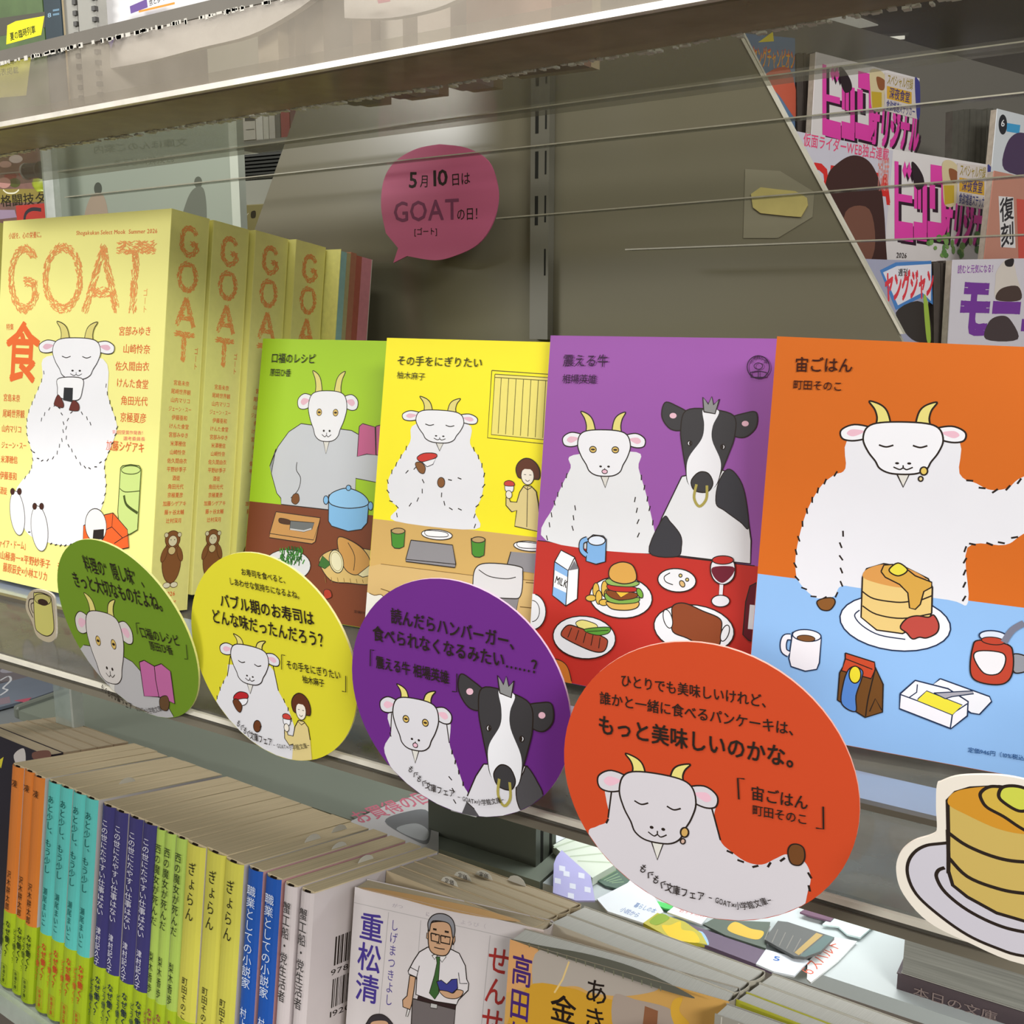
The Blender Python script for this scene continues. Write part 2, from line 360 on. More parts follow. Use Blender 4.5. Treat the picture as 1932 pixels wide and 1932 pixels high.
# ------------------------------------------------------------------ display shelf and its stand
SLAB = clear('smoked_slab', (.55, .57, .56), .9, .06, (.19, .175, .145), .55)
T = thing('acrylic_display_shelf', 'smoked clear acrylic display shelf carrying the yellow mooks and illustrated cards', 'shelf', frame(-330, 292, -168))
box('shelf_plate', -420, 330, 0, 245, -5, 0, SLAB, T)
box('lit_front_edge', -420, 330, -1.6, 0, -3.0, -1., [M((225, 220, 205), .35, .5, noise=.15, scale=120)], T)  # pale colour paints the light caught along the plate's front edge
box('edge_rail', -420, 330, -1.2, 3, -8, -5.1, M((112, 106, 92), .4, .5), T)
box('back_ledge', -420, 330, 56, 59.5, 0, 2.2, M((92, 86, 74), .4, .5), T)
box('painted_reflection', -420, 330, 62, 84, .05, .9, M((150, 160, 178), .12, .8), T)  # bluish strip painted as the cards' reflection on the plate
p = at(122, 1300, 1, 488)
T = thing('clear_support_post', 'clear acrylic upright post under the left of the display shelf', 'post', frame(p.x, 488, -330))
box('post_body', -10, 10, -3, 6, 0, 156, clear('post_clear', (.88, .92, .9), 1, .05, (.62, .70, .68), .35), T)
box('post_edge', 10.1, 12.5, -3.2, 6.2, 0, 156, CLEAR_EDGE, T)

# ------------------------------------------------------------------ yellow mooks
YEL, YEL_SHADED, ORG, TXO = (244, 239, 146), (230, 226, 138), (238, 158, 88), (226, 104, 52)  # second yellow is darker: the spines' shade put into the colour
MOOK = (-450.8, 362.2, -163.1, -1.32, 8.53, -.48)
def cover_u(name, w, t, h, z0, z1, mats, parent, bulge=1.2, th=.22, off=0., at_=None):
    """wrap round cover: spine along y=0, boards along +y; thickness axis x"""
    n = 6; path = [(-off, w)] + [(-off, .8)] + [(t*(i/n), -off - bulge*sin(pi*i/n)) for i in range(1, n)] + [(t + off, .8)] + [(t + off, w)]
    inn = [(-off + th, w), (-off + th, .9)] + [(th + (t - 2*th)*(i/n), th - off - bulge*.9*sin(pi*i/n)) for i in range(1, n)] + [(t + off - th, .9), (t + off - th, w)]
    k = len(path); vs = [(x, y, z) for z in (z0, z1) for x, y in path] + [(x, y, z) for z in (z0, z1) for x, y in inn]
    fs, fm = [], []
    for i in range(k - 1):
        side = 0 if i == 0 else (2 if i == k - 2 else 1)
        fs += [(i, i + 1, k + i + 1, k + i), (2*k + i, 3*k + i, 3*k + i + 1, 2*k + i + 1), (k + i, k + i + 1, 3*k + i + 1, 3*k + i), (i, 2*k + i, 2*k + i + 1, i + 1)]; fm += [side, 1, 1, 1]
    fs += [(0, k, 3*k, 2*k), (k - 1, 3*k - 1, 4*k - 1, 2*k - 1)]; fm += [0, 2]
    return mesh(name, vs, fs, mats, parent, fm)
def paper_book(kind, label, cat, fr, w, t, h, mats, group=None, pages=None, bulge=1.2, obi=None, inset=.4, gap=1.9):
    T = thing(kind, label, cat, fr, group)
    cover_u('cover', w, t, h, 0, h - .5, mats, T, bulge)
    box('spine_gap_shade', t*.3, t*.3 + min(4.2, t*.36), .25, 1.15, h - 1.2, h - .35, M((36, 26, 20), .9, .1), T)  # dark box painted in for the shaded hollow behind the spine
    box('page_block', .1, t - .1, 1.2, w + .1, .4, h + .1, pages or PAGE_X, T)
    if obi: cover_u('obi_band', w, t, h, -.2, 50, [obi]*3, T, bulge, off=.25)
    return T
def mook_title(A, segs, width, ln, dens, w):
    for pts, sm in segs: A.fur(pts, width, ORG, ln, dens, w, sm)
def letters_goat(kx, ky, cx, cy, vertical):
    """centre lines of the four letters in a box of unit size each"""
    out = []
    def P(i, *p): return [((cx + (u if vertical else u + i*1.32)*kx), cy - (v + (i*1.22 if vertical else 0))*ky) for u, v in p]
    G = [(.5 + .42*cos(rad(a)), .5 - .46*sin(rad(a))) for a in range(40, 331, 15)]
    out.append((P(0, *G), False)); out.append((P(0, (.9, .74), (.9, .56), (.58, .56)), False))
    O = [(.5 + .44*cos(rad(a)), .5 - .46*sin(rad(a))) for a in range(0, 361, 15)]; out.append((P(1, *O), False))
    out += [(P(2, (.5, .04), (.06, .97)), False), (P(2, (.5, .04), (.94, .97)), False), (P(2, (.25, .68), (.75, .68)), False)]
    out += [(P(3, (.0, .05), (1., .05)), False), (P(3, (.5, .05), (.5, .97)), False)]
    return out
MF = frame(*MOOK)
names = ['宮島未奈', '尾崎世界観', '山内マリコ', 'ジェーン・スー', '伊藤亜和', 'けんた食堂', '宮部みゆき', '米澤穂信', '山崎怜奈', '佐久間由衣', '平野紗季子', '酒徒', '角田光代', '京極夏彦', '加藤シゲアキ', '藤ヶ谷太輔', '辻村深月']
def mook_front(clip=True):
    A = Art(MF, 1, 0., -1, Rect(-147.6, -.3, .4, 209.6)); k = K(0, 380, 3.864); k2 = K(0, 800, 3.864)
    def ar(c, rx, ry, a0, a1): return k(*[(c[0] + rx*cos(rad(a)), c[1] - ry*sin(rad(a))) for a in range(a0, a1, 10)])
    wd_ = 5.4
    A.fur(ar((180, 565), 98, 220, 42, 340), wd_, ORG, 2.6, 2.0, .46); A.fur(k((252, 690), (252, 590), (178, 588)), wd_, ORG, 2.6, 2.0, .46)
    A.fur(ar((458, 560), 125, 222, 0, 365), wd_, ORG, 2.6, 2.0, .46)
    A.fur(k((752, 325), (690, 560), (618, 800)), wd_, ORG, 2.6, 2.0, .46); A.fur(k((752, 325), (800, 560), (850, 800)), wd_, ORG, 2.6, 2.0, .46); A.fur(k((680, 662), (800, 662)), wd_, ORG, 2.6, 2.0, .46)
    A.fur(k((858, 337), (1135, 335)), 6.6, ORG, 2.6, 2.0, .46); A.fur(k((992, 375), (968, 803)), 5.6, ORG, 2.6, 2.0, .46)
    A.text('小説を、心の栄養に。', *k((62, 274), (318, 264)), 11, TXO); A.text('Shogakukan Select Mook  Summer 2026', *k((555, 248), (1148, 234)), 9.5, TXO)
    A.vtext('ゴート', *k((1062, 635), (1054, 815)), 9, ORG, .004)
    A.text('特集', *k((45, 937), (100, 937)), 11, TXO); A.text('食', *k((28, 1300), (280, 1318)), 102, (238, 112, 52), .022)
    for b, p, q, h in (('宮部みゆき', (865, 978), (1103, 978), 16), ('山崎怜奈', (895, 1105), (1095, 1112), 16), ('佐久間由衣', (840, 1232), (1088, 1237), 16), ('けんた食堂', (848, 1352), (1082, 1368), 16), ('角田光代', (880, 1482), (1077, 1492), 16), ('京極夏彦', (875, 1606), (1067, 1617), 17),
                       ('宮島未奈', (25, 1455), (147, 1463), 13), ('尾崎世界観', (20, 1572), (180, 1580), 14), ('山内マリコ', (12, 1680), (158, 1690), 13), ('ジェーン・スー', (10, 1798), (195, 1806), 12), ('米澤穂信', (6, 1905), (130, 1912), 13)):
        A.text(b, *k(p, q), h, TXO, .006)
    for b, p, q, h in (('伊藤亜和', (0, 400), (124, 412), 14), ('酒徒', (0, 508), (52, 516), 13), ('「ファイア・ドーム」', (-60, 895), (205, 918), 15), ('×山極壽一×平野紗季子', (-20, 978), (368, 1055), 15), ('藤原辰史×小林エリカ', (22, 1072), (347, 1147), 16), ('酒', (418, 1070), (475, 1080), 15)):
        A.text(b, *k2(p, q), h, TXO, .006)
    body = k((345, 1130), (312, 1290), (250, 1440), (205, 1560), (200, 1700), (240, 1850), (225, 1960)) + k2((150, 430), (120, 520), (190, 780), (340, 860), (500, 885), (620, 850), (740, 620), (775, 470), (765, 300), (790, 220), (850, 60)) + k((848, 1600), (790, 1420), (755, 1150))
    A.poly(body, 'f0f0f4', True)
    A.text('第1回受賞作発表！', *k2((820, 72), (1062, 80)), 7, (240, 120, 110), .004); A.text('選考委員長', *k2((900, 118), (1060, 124)), 7, (240, 120, 110), .004)
    A.text('加藤シゲアキ', *k2((775, 190), (1055, 212)), 18, TXO, .008)
    A.dashes(k((330, 1200), (312, 1290), (250, 1440), (205, 1560), (200, 1700), (240, 1850), (225, 1960)) + k2((150, 430)), w=.6)
    A.dashes(k((770, 1290), (790, 1420), (848, 1600)) + k2((850, 60), (790, 220), (765, 300), (775, 470), (740, 620)), w=.6, tilt=-20)
    A.dashes(k((290, 1620), (345, 1530), (420, 1490), (465, 1600), (455, 1740)) + k2((440, 150), (400, 240), (300, 265), (240, 190)), w=.6)
    A.dashes(k((680, 1650), (620, 1560), (540, 1525), (490, 1620), (490, 1750)) + k2((520, 180), (600, 300), (690, 318), (770, 240)), w=.6, tilt=-20)
    A.dashes(k2((190, 770), (340, 860), (480, 885), (610, 850)), w=.6)
    for c_, rx, ry in (((130, 650), 13.5, 42), ((292, 762), 15.5, 43)):
        c0 = k2(c_)[0]; A.ell(c0, rx, ry, 'f0f0f4', '5a5348', .45, -6)
        for q in (-6, 7): A.ell((c0[0] + q - 3, c0[1] - ry + 1), 4, 6, '47261c', INK, .3)
    goat(A, k((300, 1010))[0], k((830, 1020))[0], k((560, 1290))[0], 'shut', .5, 'f0f0f4')
    A.poly(k((435, 1290), (600, 1290), (605, 1380), (570, 1450), (440, 1430), (425, 1360)), 'f4f4f6', True, INK, .5); A.poly(k((472, 1357), (538, 1360), (534, 1465), (466, 1450)), '2c2c2e')
    A.poly(k((400, 1470), (430, 1410), (468, 1470), (462, 1505), (410, 1490)), '6b2f26', True, INK, .3); A.poly(k((512, 1510), (540, 1450), (580, 1480), (578, 1525), (520, 1525)), '6b2f26', True, INK, .3)
    gr = 'c8dc84'
    A.poly(k2((885, 320), (900, 305), (960, 296), (1020, 305), (1035, 330), (1025, 490), (1008, 770), (950, 805), (880, 790), (865, 640)), gr, False, '45521f', .6)
    A.ell(k2((960, 335))[0], 18, 8, gr, '45521f', .5); A.line(k2((880, 470), (920, 495), (1025, 488)), '45521f', .5, True); A.line(k2((910, 520), (930, 590), (1010, 650)), '45521f', 1.6, True)
    A.poly(k2((775, 660), (830, 648), (935, 770), (945, 900), (800, 930), (610, 870), (615, 740)), (240, 100, 42), False, INK, .5); A.line(k2((830, 650), (822, 750), (900, 830), (940, 810)), INK, .5); A.line(k2((780, 770), (822, 750)), INK, .5); A.line(k2((840, 870), (900, 830)), INK, .5)
    A.ell(k2((705, 740))[0], 20, 32, 'f4f0ea', INK, .5, -4); A.poly(k2((688, 772), (765, 765), (762, 840), (682, 842)), '2c2422')
    return A
def mook_spine(frm, t):
    A = Art(frm, 0, 0., 1); A.px = False; c = t/2
    for pts, sm in letters_goat(12.5, 15.0, c - 6.2, 203, True): A.fur(pts, 2.7, ORG, 1.6, 5.5, .42)
    A.vtext('ゴート', (t - 4.0, 141.5), (t - 4.0, 129.5), 2.8, TXO, .004)
    n = len(names)
    for i, b in enumerate(names):
        y = 120.5 - i*4.55; wl = 2.6*len(b) if len(b) < 7 else 2.15*len(b); A.text(b, (c - wl/2, y), (c + wl/2, y), 2.5, TXO, .008)
    y0 = 38
    A.poly(ellpts((c, y0 - 11), 6.2, 11.5), '8a5a34', line='5a3820', w=.4); A.poly(ellpts((c, y0 + 1), 4.9, 4.6), '8a5a34', line='5a3820', w=.4)
    for q in (-1, 1):
        A.poly(ellpts((c + q*4.3, y0 + 3.4), 1.3, 1.3, 12), 'ddd6b0', line='5a3820', w=.3); A.poly(ellpts((c + q*2.4, y0 - 23.5), 2.4, 1.5, 14), 'e6e0c0', line='5a3820', w=.3)
        A.poly(ellpts((c + q*1.3, y0 + 1), .3, .3, 8), INK); A.poly(ellpts((c + q*5.2, y0 - 7), 1.7, 4.2, 14, rot=q*20), '8a5a34', line='5a3820', w=.3)
    A.poly(ellpts((c, y0 + .2), 2.9, 2.9, 18), 'e2dab4', line='5a3820', w=.3)
    for q in (-1, 1): A.poly(ellpts((c + q*1.2, y0 + .8), .3, .3, 8), INK)
    A.poly(ellpts((c - .3, y0 - 5), 2.4, 2.2, 14), 'd8c48a', line='5a3820', w=.3)
    A.text('2026', (c - 3.6, 8.4), (c + 3.6, 8.4), 2.8, TXO); A.text('Summer', (c - 4.6, 4.4), (c + 4.6, 4.4), 2.4, TXO)
    return A
MY = M(YEL, .5, .2, noise=.02); MY_SHADED = M(YEL_SHADED, .5, .3, noise=.06, scale=220)
MOOKP = pages_mat('mook_pages', (222, 214, 176), 1)
mooks = [(0, 0, 25, 'front yellow mook facing out beside the green round card'), (0, 27.6, 25.6, 'second yellow mook, right behind the front one, spine showing'), (3.5, 54.5, 25.4, 'third yellow mook back in the row behind the front one'), (8.5, 81, 24.5, 'rearmost yellow mook, fourth in the row of spines')]
for i, (dx, dy, t, lab) in enumerate(mooks):
    fr = sub(MF, dx, dy, 0); T = thing('yellow_mook', lab, 'magazine', fr, 'yellow mooks lined up on the display shelf')
    zl = .149*(dy + t) if i else 0
    box('front_cover', -148, 0, 0, .5, zl, 210, MY, T); box('back_cover', -148, 0, t - .5, t, zl, 210, MY, T)
    box('spine_cover', -.6, 0, .5, t - .5, zl, 210, MY_SHADED, T); box('page_block', -147, -.7, .6, t - .6, zl + .5, 209.4, MOOKP, T)
    if i == 0: mook_front().build('cover_print', T); PR = mook_spine(fr, t).build('spine_print', T)
    else: q = PR.copy(); C.objects.link(q); q.parent = T
fr = sub(MF, -155.2, 2, 0); T = thing('yellow_mook', 'yellow mook cut off by the left edge, left of the front one', 'magazine', fr, 'yellow mooks lined up on the display shelf')
box('front_cover', -148, 0, 0, .5, 0, 210, MY, T); box('back_cover', -148, 0, 24, 24.5, 0, 210, MY, T); box('spine_cover', -.6, 0, .5, 24, 0, 210, MY_SHADED, T); box('page_block', -147, -.7, .6, 23.9, .5, 209.4, MOOKP, T)
A = Art(fr); A.px = False; A.text('r 2026', (-22, 194), (-5, 194), 4, TXO); A.fur([(-34, 176), (-5, 176)], 6.6, ORG, 3.4, 1.); A.fur([(-20, 176), (-20, 128)], 5.6, ORG, 3.4, 1.); A.text('宮部みゆき', (-34, 110), (-5, 110), 5, TXO); A.build('cover_print', T)
fr = sub(MF, 19, 107, 0); T = thing('colour_edged_mook', 'mook with teal, tan and pink page edges behind the yellow ones', 'magazine', fr)
for a, b, c_ in ((0, .5, YEL), (.5, 5.5, (150, 190, 180)), (5.5, 9, (176, 168, 120)), (9, 14, (176, 120, 92)), (14, 19, (172, 96, 78)), (19, 28, (206, 134, 140)), (28, 28.5, (222, 216, 200))):
    box('front_cover' if a == 0 else ('back_cover' if a == 28 else 'page_section'), -147, 0, a + .05, b, 20.5, 208 if a % 9 else 209, M(c_, .7, .2, noise=.12, scale=300), T)

# ------------------------------------------------------------------ four illustrated cards
def card(pose, label, col):
    fr = frame(*pose); T = thing('illustrated_cover_card', label, 'card', fr, 'illustrated cards in a row on the display shelf')
    box('card_board', 0, 105, 0, 2.4, 0, 148, [M(col, .5, .16, noise=.02)], T)
    return T, Art(fr, 1, 0., -1, Rect(.15, 104.85, .15, 147.85))
# green
T, A = card((-429.6, 406.1, -167.2, 4.65, 11.21, -.22), 'lime green card with white goat, blue pot and chopping board', (164, 204, 36))
c_, d_ = K(400, 380, 3.864), K(440, 800, 3.22)
A.poly(d_((60, 465), (300, 490), (600, 525), (1300, 610), (1300, 1500), (0, 1500)), '7c4023', False, INK, .4)
A.poly(c_((650, 1620), (560, 1680), (480, 1790), (420, 1932)) + d_((260, 150), (232, 300), (265, 420), (290, 450), (292, 488), (590, 522), (740, 500), (745, 330), (1000, 380), (1000, 200), (720, 40)), (196, 199, 206), False, INK, .45)
A.line(d_((388, 232), (385, 280), (410, 330), (395, 400), (350, 450)), INK, .45, True)
A.poly(d_((355, 470), (365, 430), (395, 425), (402, 465), (380, 488)), '7a4a22', True, INK, .35)
goat(A, c_((635, 1400))[0], c_((1060, 1410))[0], c_((835, 1740))[0], 'open', .45)
A.poly(c_((1075, 1640), (1100, 1620), (1190, 1645), (1196, 1850), (1130, 1842), (1060, 1860)), 'c2608c', False, INK, .45); A.poly(c_((1196, 1640), (1300, 1610), (1400, 1640), (1390, 1850), (1200, 1850)), 'c2608c', False, INK, .45)
A.poly(d_((760, 360), (870, 385), (1000, 400), (1000, 520), (745, 515)), (164, 204, 36))
A.poly(d_((582, 430), (580, 590), (600, 620), (700, 652), (780, 640), (815, 600), (825, 470)), '83bbe8', False, INK, .5)
A.poly(d_((582, 465), (600, 420), (690, 390), (780, 420), (824, 470), (800, 500), (700, 512), (610, 495)), '93c6ee', True, INK, .5); A.ell(d_((702, 388))[0], 4.5, 5, '83bbe8', INK, .45)
for p in ((565, 462), (836, 498)): A.ell(d_(p)[0], 4.6, 8, '83bbe8', INK, .45)
A.poly(d_((262, 533), (530, 570), (500, 715), (480, 728), (222, 690), (225, 660)), 'c99556', False, INK, .45); A.line(d_((225, 665), (490, 705), (528, 590)), INK, .4)
A.poly(d_((285, 572), (345, 585), (345, 610), (285, 600)), '50321f', True, INK, .3); A.poly(d_((350, 588), (495, 600), (480, 640), (430, 655), (345, 640)), '6f7272', False, INK, .35); A.line(d_((348, 638), (430, 650), (478, 636)), 'c8c8c8', .8)
A.ell(d_((330, 860))[0], 44, 30, 'dcdcdc', INK, .4)
for i in range(90):
    x, y = random.uniform(285, 425), random.uniform(765, 870); A.line(d_((x, y), (x + random.uniform(-18, 18), y - 26)), random.choice(('2f6b22', '3f8c2c', '265a1e')), .7)
A.poly(d_((525, 830), (590, 770), (700, 760), (860, 780), (860, 960), (700, 965), (590, 945)), 'd8b872', True, INK, .4)
for i in range(7): A.line(d_((560 + i*38, 945 - (6 - i)*3), (566 + i*38, 965)), '8a6a34', .35)
A.poly(d_((520, 860), (545, 800), (600, 850), (560, 880)), '3e7030', False, INK, .3)
A.poly(d_((640, 690), (720, 710), (800, 770), (835, 850), (760, 915), (690, 890), (650, 800)), 'cf9a52', True, INK, .45); A.line(d_((700, 720), (740, 800), (735, 890)), INK, .4, True)
A.ell(d_((630, 835))[0], 13, 22, 'e6dcae', INK, .45, -12); A.ell(d_((630, 835))[0], 10, 18, 'e9e2bc', '8a7a44', .25, -12)
A.poly(d_((760, 915), (830, 860), (835, 920), (790, 930)), 'e6dcae', False, INK, .4)
A.poly(d_((556, 1010), (590, 1010), (600, 1050), (560, 1060)), 'b03a24', True, INK, .3)
A.text('口福のレシピ', *c_((432, 1176), (756, 1184)), 17, '23270f', .012); A.text('原田ひ香', *c_((424, 1272), (576, 1278)), 13, '23270f', .01); A.text('定価770円（10%税込）', *d_((735, 1145), (960, 1180)), 5, '3a1c10', .006)
A.build('cover_print', T)
# yellow
YC = (246, 232, 40)
T, A = card((-329.7, 390.9, -165.1, -.22, 8.88, -.05), 'bright yellow card with white goat and person eating sushi at a counter', YC)
A.poly(d_((700, 565), (850, 575), (1860, 690), (1950, 700), (1950, 1500), (700, 1500)), 'cfa964', False, INK, .4)
A.poly([(928, 699), (1060, 708), (1050, 840), (920, 826)], YC, False, '5c5420', .45); A.poly([(934, 706), (1060, 714), (1050, 832), (927, 820)], 'eadc74', False, '5c5420', .4)
for i in range(9): A.line([(946 + i*14, 712 + i), (940 + i*14, 818 + i*1.4)], '5c5420', .35)
A.line([(934, 712), (1060, 720)], '5c5420', .35)
A.poly(d_((1110, 0), (1075, 110), (1000, 230), (940, 350), (955, 460), (1000, 510), (985, 590), (1470, 640), (1470, 530), (1510, 440), (1525, 310), (1490, 200), (1440, 120), (1425, 0)), 'e4e4ea', True)
A.dashes(d_((1075, 110), (1000, 230), (940, 350), (955, 460), (1000, 510), (985, 590))); A.dashes(d_((1440, 120), (1490, 200), (1525, 310), (1510, 440), (1470, 530), (1470, 640)), tilt=-25)
A.dashes(d_((1020, 310), (1130, 265), (1155, 360), (1130, 450), (1050, 505))); A.dashes(d_((1420, 325), (1290, 350), (1265, 420), (1310, 510), (1440, 515)), tilt=-20)
goat(A, (762, 774), (899, 782), (830, 834), 'shut', .45)
A.poly(d_((1118, 205), (1160, 178), (1230, 180), (1232, 205), (1150, 230)), 'c9362f', True, INK, .4); A.poly(d_((1150, 232), (1232, 208), (1215, 245), (1180, 260)), WH, False, INK, .3)
A.poly(d_((1108, 240), (1140, 232), (1168, 262), (1160, 300), (1130, 290)), '85562c', True, INK, .35); A.ell(d_((1265, 355))[0], 6.8, 9.5, '85562c', INK, .35)
A.px = True; afro(A, unit(d_((1790, 235))[0], (27, 2), (0, 38)))
for x, y in ((1003, 692), (1490, 745)):
    A.poly(d_((x - 42, y - 50), (x + 44, y - 45), (x + 36, y + 52), (x + 10, y + 64), (x - 20, y + 62), (x - 36, y + 45)), '4a8c30', False, INK, .4); A.ell(d_((x + 2, y - 42))[0], 12.5, 5.5, 'b89a68', INK, .4)
for x, y in ((1240, 672), (1800, 742)):
    A.ell(d_((x, y))[0], 29, 9.5, 'ececef', INK, .4, 5); A.poly(d_((x - 65, y - 25), (x + 50, y - 15), (x + 60, y + 12), (x - 55, y + 8)), 'f2f2f4', True, INK, .35)
A.poly(d_((1083, 705), (1335, 735), (1355, 850), (1350, 872), (1052, 835), (1052, 820)), '8f8c90', False, INK, .45); A.line(d_((1055, 822), (1355, 852)), INK, .4)
A.poly(d_((1690, 775), (2000, 800), (2000, 930), (1660, 880)), '8f8c90', False, INK, .45)
A.line(d_((820, 835), (1440, 918)), '6a4c22', .4); A.poly(d_((810, 870), (900, 850), (1500, 925), (1950, 960), (1950, 1500), (800, 1500)), 'd2b074', False, '7a5a2c', .3)
A.line(d_((1780, 962), (1950, 975)), '6a4c22', .4); A.line(d_((1745, 1110), (1950, 1130)), '6a4c22', .4)
A.poly(d_((1590, 1040), (1740, 1050), (1720, 1150), (1600, 1130)), '8a8689', False, INK, .4)
A.poly(d_((1480, 870), (1560, 845), (1740, 865), (1762, 910), (1750, 1040), (1690, 1060), (1480, 1035), (1460, 960)), 'd9d6d8', True, INK, .5); A.line(d_((1495, 885), (1560, 925), (1660, 940), (1720, 930)), INK, .4, True)
A.poly(d_((790, 1040), (860, 1040), (920, 1060), (930, 1300), (780, 1300)), 'eae6dc', True, '6a4c22', .4); A.line(d_((800, 1000), (900, 1000), (960, 1020)), '6a4c22', .4)
A.text('その手をにぎりたい', (749, 689), (911, 694), 17, '3c3a12', .01); A.text('柚木麻子', (749, 714), (803, 718), 13, '3c3a12', .004)
A.build('cover_print', T)
# purple
PU = (150, 84, 164)
T, A = card((-234.2, 387.9, -162.4, -.48, 7.51, -.47), 'purple card with a white goat beside a black and white cow', PU)
e_, g_ = K(980, 600, 3.715), K(980, 960, 3.715)
A.poly(g_((60, 222), (130, 222), (1650, 400), (1900, 430), (1900, 1500), (0, 1500)), 'bb3128', False, INK, .4)
A.poly(e_((380, 960), (360, 1050), (300, 1170), (240, 1320), (190, 1560), (900, 1650), (955, 1560), (945, 1480), (890, 1240), (835, 1050), (820, 940)), 'e2e3e6', True)
A.dashes(e_((355, 1060), (300, 1170), (240, 1320), (190, 1560))); A.dashes(e_((840, 1070), (890, 1240), (945, 1480)), tilt=-25); A.dashes(e_((400, 1280), (375, 1440), (378, 1550))); A.dashes(e_((800, 1220), (830, 1400), (835, 1620)), tilt=-25)
goat(A, e_((312, 800))[0], e_((872, 810))[0], e_((600, 1100))[0], 'oh', .5)
A.poly(e_((1140, 1110), (1000, 1400), (908, 1640), (1400, 1700), (1620, 1722), (1625, 1560), (1600, 1380), (1570, 1200), (1500, 1090), (1400, 1060)), 'e2e3e6', False, INK, .5)
A.poly(e_((1010, 1400), (1060, 1430), (1130, 1520), (1138, 1600), (1105, 1672), (910, 1640)), '3a393e', True, INK, .4)
A.poly(e_((1460, 1060), (1530, 1110), (1580, 1230), (1608, 1470), (1550, 1430), (1440, 1350), (1380, 1300), (1395, 1160)), '3a393e', True, INK, .4)
cow(A, unit(e_((1340, 640))[0], (82, 9), (-17, 150)), .5)
A.poly(g_((250, 370), (295, 290), (388, 338), (418, 420), (408, 630), (328, 680), (235, 605)), 'f0f0f2', False, INK, .5)
A.poly(g_((252, 372), (345, 430), (340, 478), (248, 428)), '88b4e4'); A.poly(g_((240, 545), (335, 590), (326, 672), (236, 604)), '88b4e4'); A.poly(g_((388, 362), (418, 420), (350, 432)), '76747a'); A.line(g_((250, 370), (345, 432), (328, 680)), INK, .45); A.line(g_((345, 432), (388, 345)), INK, .45)
A.text('MILK', *g_((246, 520), (332, 560)), 17, INK, .02)
A.poly(g_((478, 215), (520, 182), (590, 190), (612, 215), (605, 370), (540, 388), (470, 365)), '7fb0e2', False, INK, .5); A.ell(g_((545, 222))[0], 16, 9, 'dfe6f2', INK, .45); [A.line(g_((478, 212), (442, 232), (440, 290), (474, 325)), c9, w9, True) for c9, w9 in ((INK, 2.6), ('7fb0e2', 1.7))]
A.ell(g_((715, 620))[0], 59, 39, 'e6e6ea', INK, .5, 5)
for p, q, r in (((540, 570), 6, 14), ((600, 560), 6, 15), ((505, 625), 10, 6), ((560, 620), 6, 13), ((595, 655), 9, 6), ((620, 600), 6, 10)): A.ell(g_(p)[0], q, r, 'd8b04c', INK, .4)
A.poly(g_((612, 650), (700, 665), (832, 650), (830, 690), (760, 710), (650, 700)), 'd8ac58', True, INK, .45); A.poly(g_((610, 590), (700, 640), (835, 620), (828, 655), (700, 665), (615, 640)), '7fa84a', True, INK, .35)
A.poly(g_((625, 570), (820, 590), (812, 625), (700, 638), (630, 610)), '84451f', True, INK, .35); A.poly(g_((665, 565), (780, 580), (715, 622)), 'e6b83c', False, INK, .3)
A.poly(g_((632, 530), (815, 550), (812, 580), (700, 580), (632, 565)), 'b8302a', True, INK, .35); A.poly(g_((625, 490), (830, 510), (820, 540), (740, 545), (630, 530)), '8fb05a', True, INK, .35)
A.poly(g_((630, 460), (650, 400), (720, 372), (790, 390), (822, 450), (815, 505), (740, 525), (660, 505)), 'd6a24e', True, INK, .5); A.ell(g_((848, 590))[0], 5, 10, '74a83c', INK, .4, -25)
A.ell(g_((1108, 500))[0], 36, 22, 'e8e8ec', INK, .5, 5); A.line(g_((1060, 448), (1020, 475), (1030, 510), (1080, 532)), INK, .4, True)
for p in ((1133, 467), (1180, 496)): A.ell(g_(p)[0], 3, 3, 'd8c478', INK, .4)
A.ell(g_((1145, 525))[0], 4.5, 6.5, 'd8b478', INK, .4, -30)
A.poly(g_((1355, 370), (1430, 335), (1505, 370), (1512, 460), (1480, 510), (1425, 530), (1370, 500), (1345, 440)), 'e4e2e8', True, INK, .5); A.poly(g_((1358, 410), (1500, 405), (1498, 460), (1430, 518), (1370, 480)), '6e1f30', True); A.ell(g_((1430, 358))[0], 20, 8, 'bb3128', INK, .4)
A.line(g_((1420, 530), (1414, 620)), 'e4e2e8', 1.5); A.ell(g_((1414, 645))[0], 17, 11, 'e4e2e8', INK, .4)
A.ell(g_((1228, 840))[0], 76, 45, 'e8e8ec', INK, .5, 8); A.poly(g_((1075, 760), (1080, 680), (1160, 660), (1290, 715), (1410, 770), (1420, 850), (1400, 960), (1300, 965), (1180, 905), (1080, 860)), '8a4526', True, INK, .5)
A.ell(g_((1045, 770))[0], 8, 18, 'e8e8ec', INK, .4, -15); A.ell(g_((1445, 870))[0], 7, 16, 'e8e8ec', INK, .4, 20)
A.poly(g_((1700, 500), (1620, 540), (1590, 650), (1570, 880), (1610, 920), (1700, 940)), '5f1822', False, INK, .45); A.poly(g_((1620, 670), (1700, 680), (1700, 850), (1605, 840)), 'd8d8dc')
A.ell(g_((460, 900))[0], 59, 40, 'e8e8ec', INK, .5, 6)
A.poly(g_((400, 800), (440, 778), (500, 790), (550, 815), (540, 850), (440, 840)), 'e8dc84', True, INK, .35); A.poly(g_((298, 870), (345, 815), (420, 830), (600, 900), (622, 945), (590, 1000), (500, 990), (330, 910)), 'a84a34', True, INK, .5)
for i in range(5): A.line(g_((372 + i*50, 832 + i*17), (345 + i*54, 900 + i*19)), INK, .4)
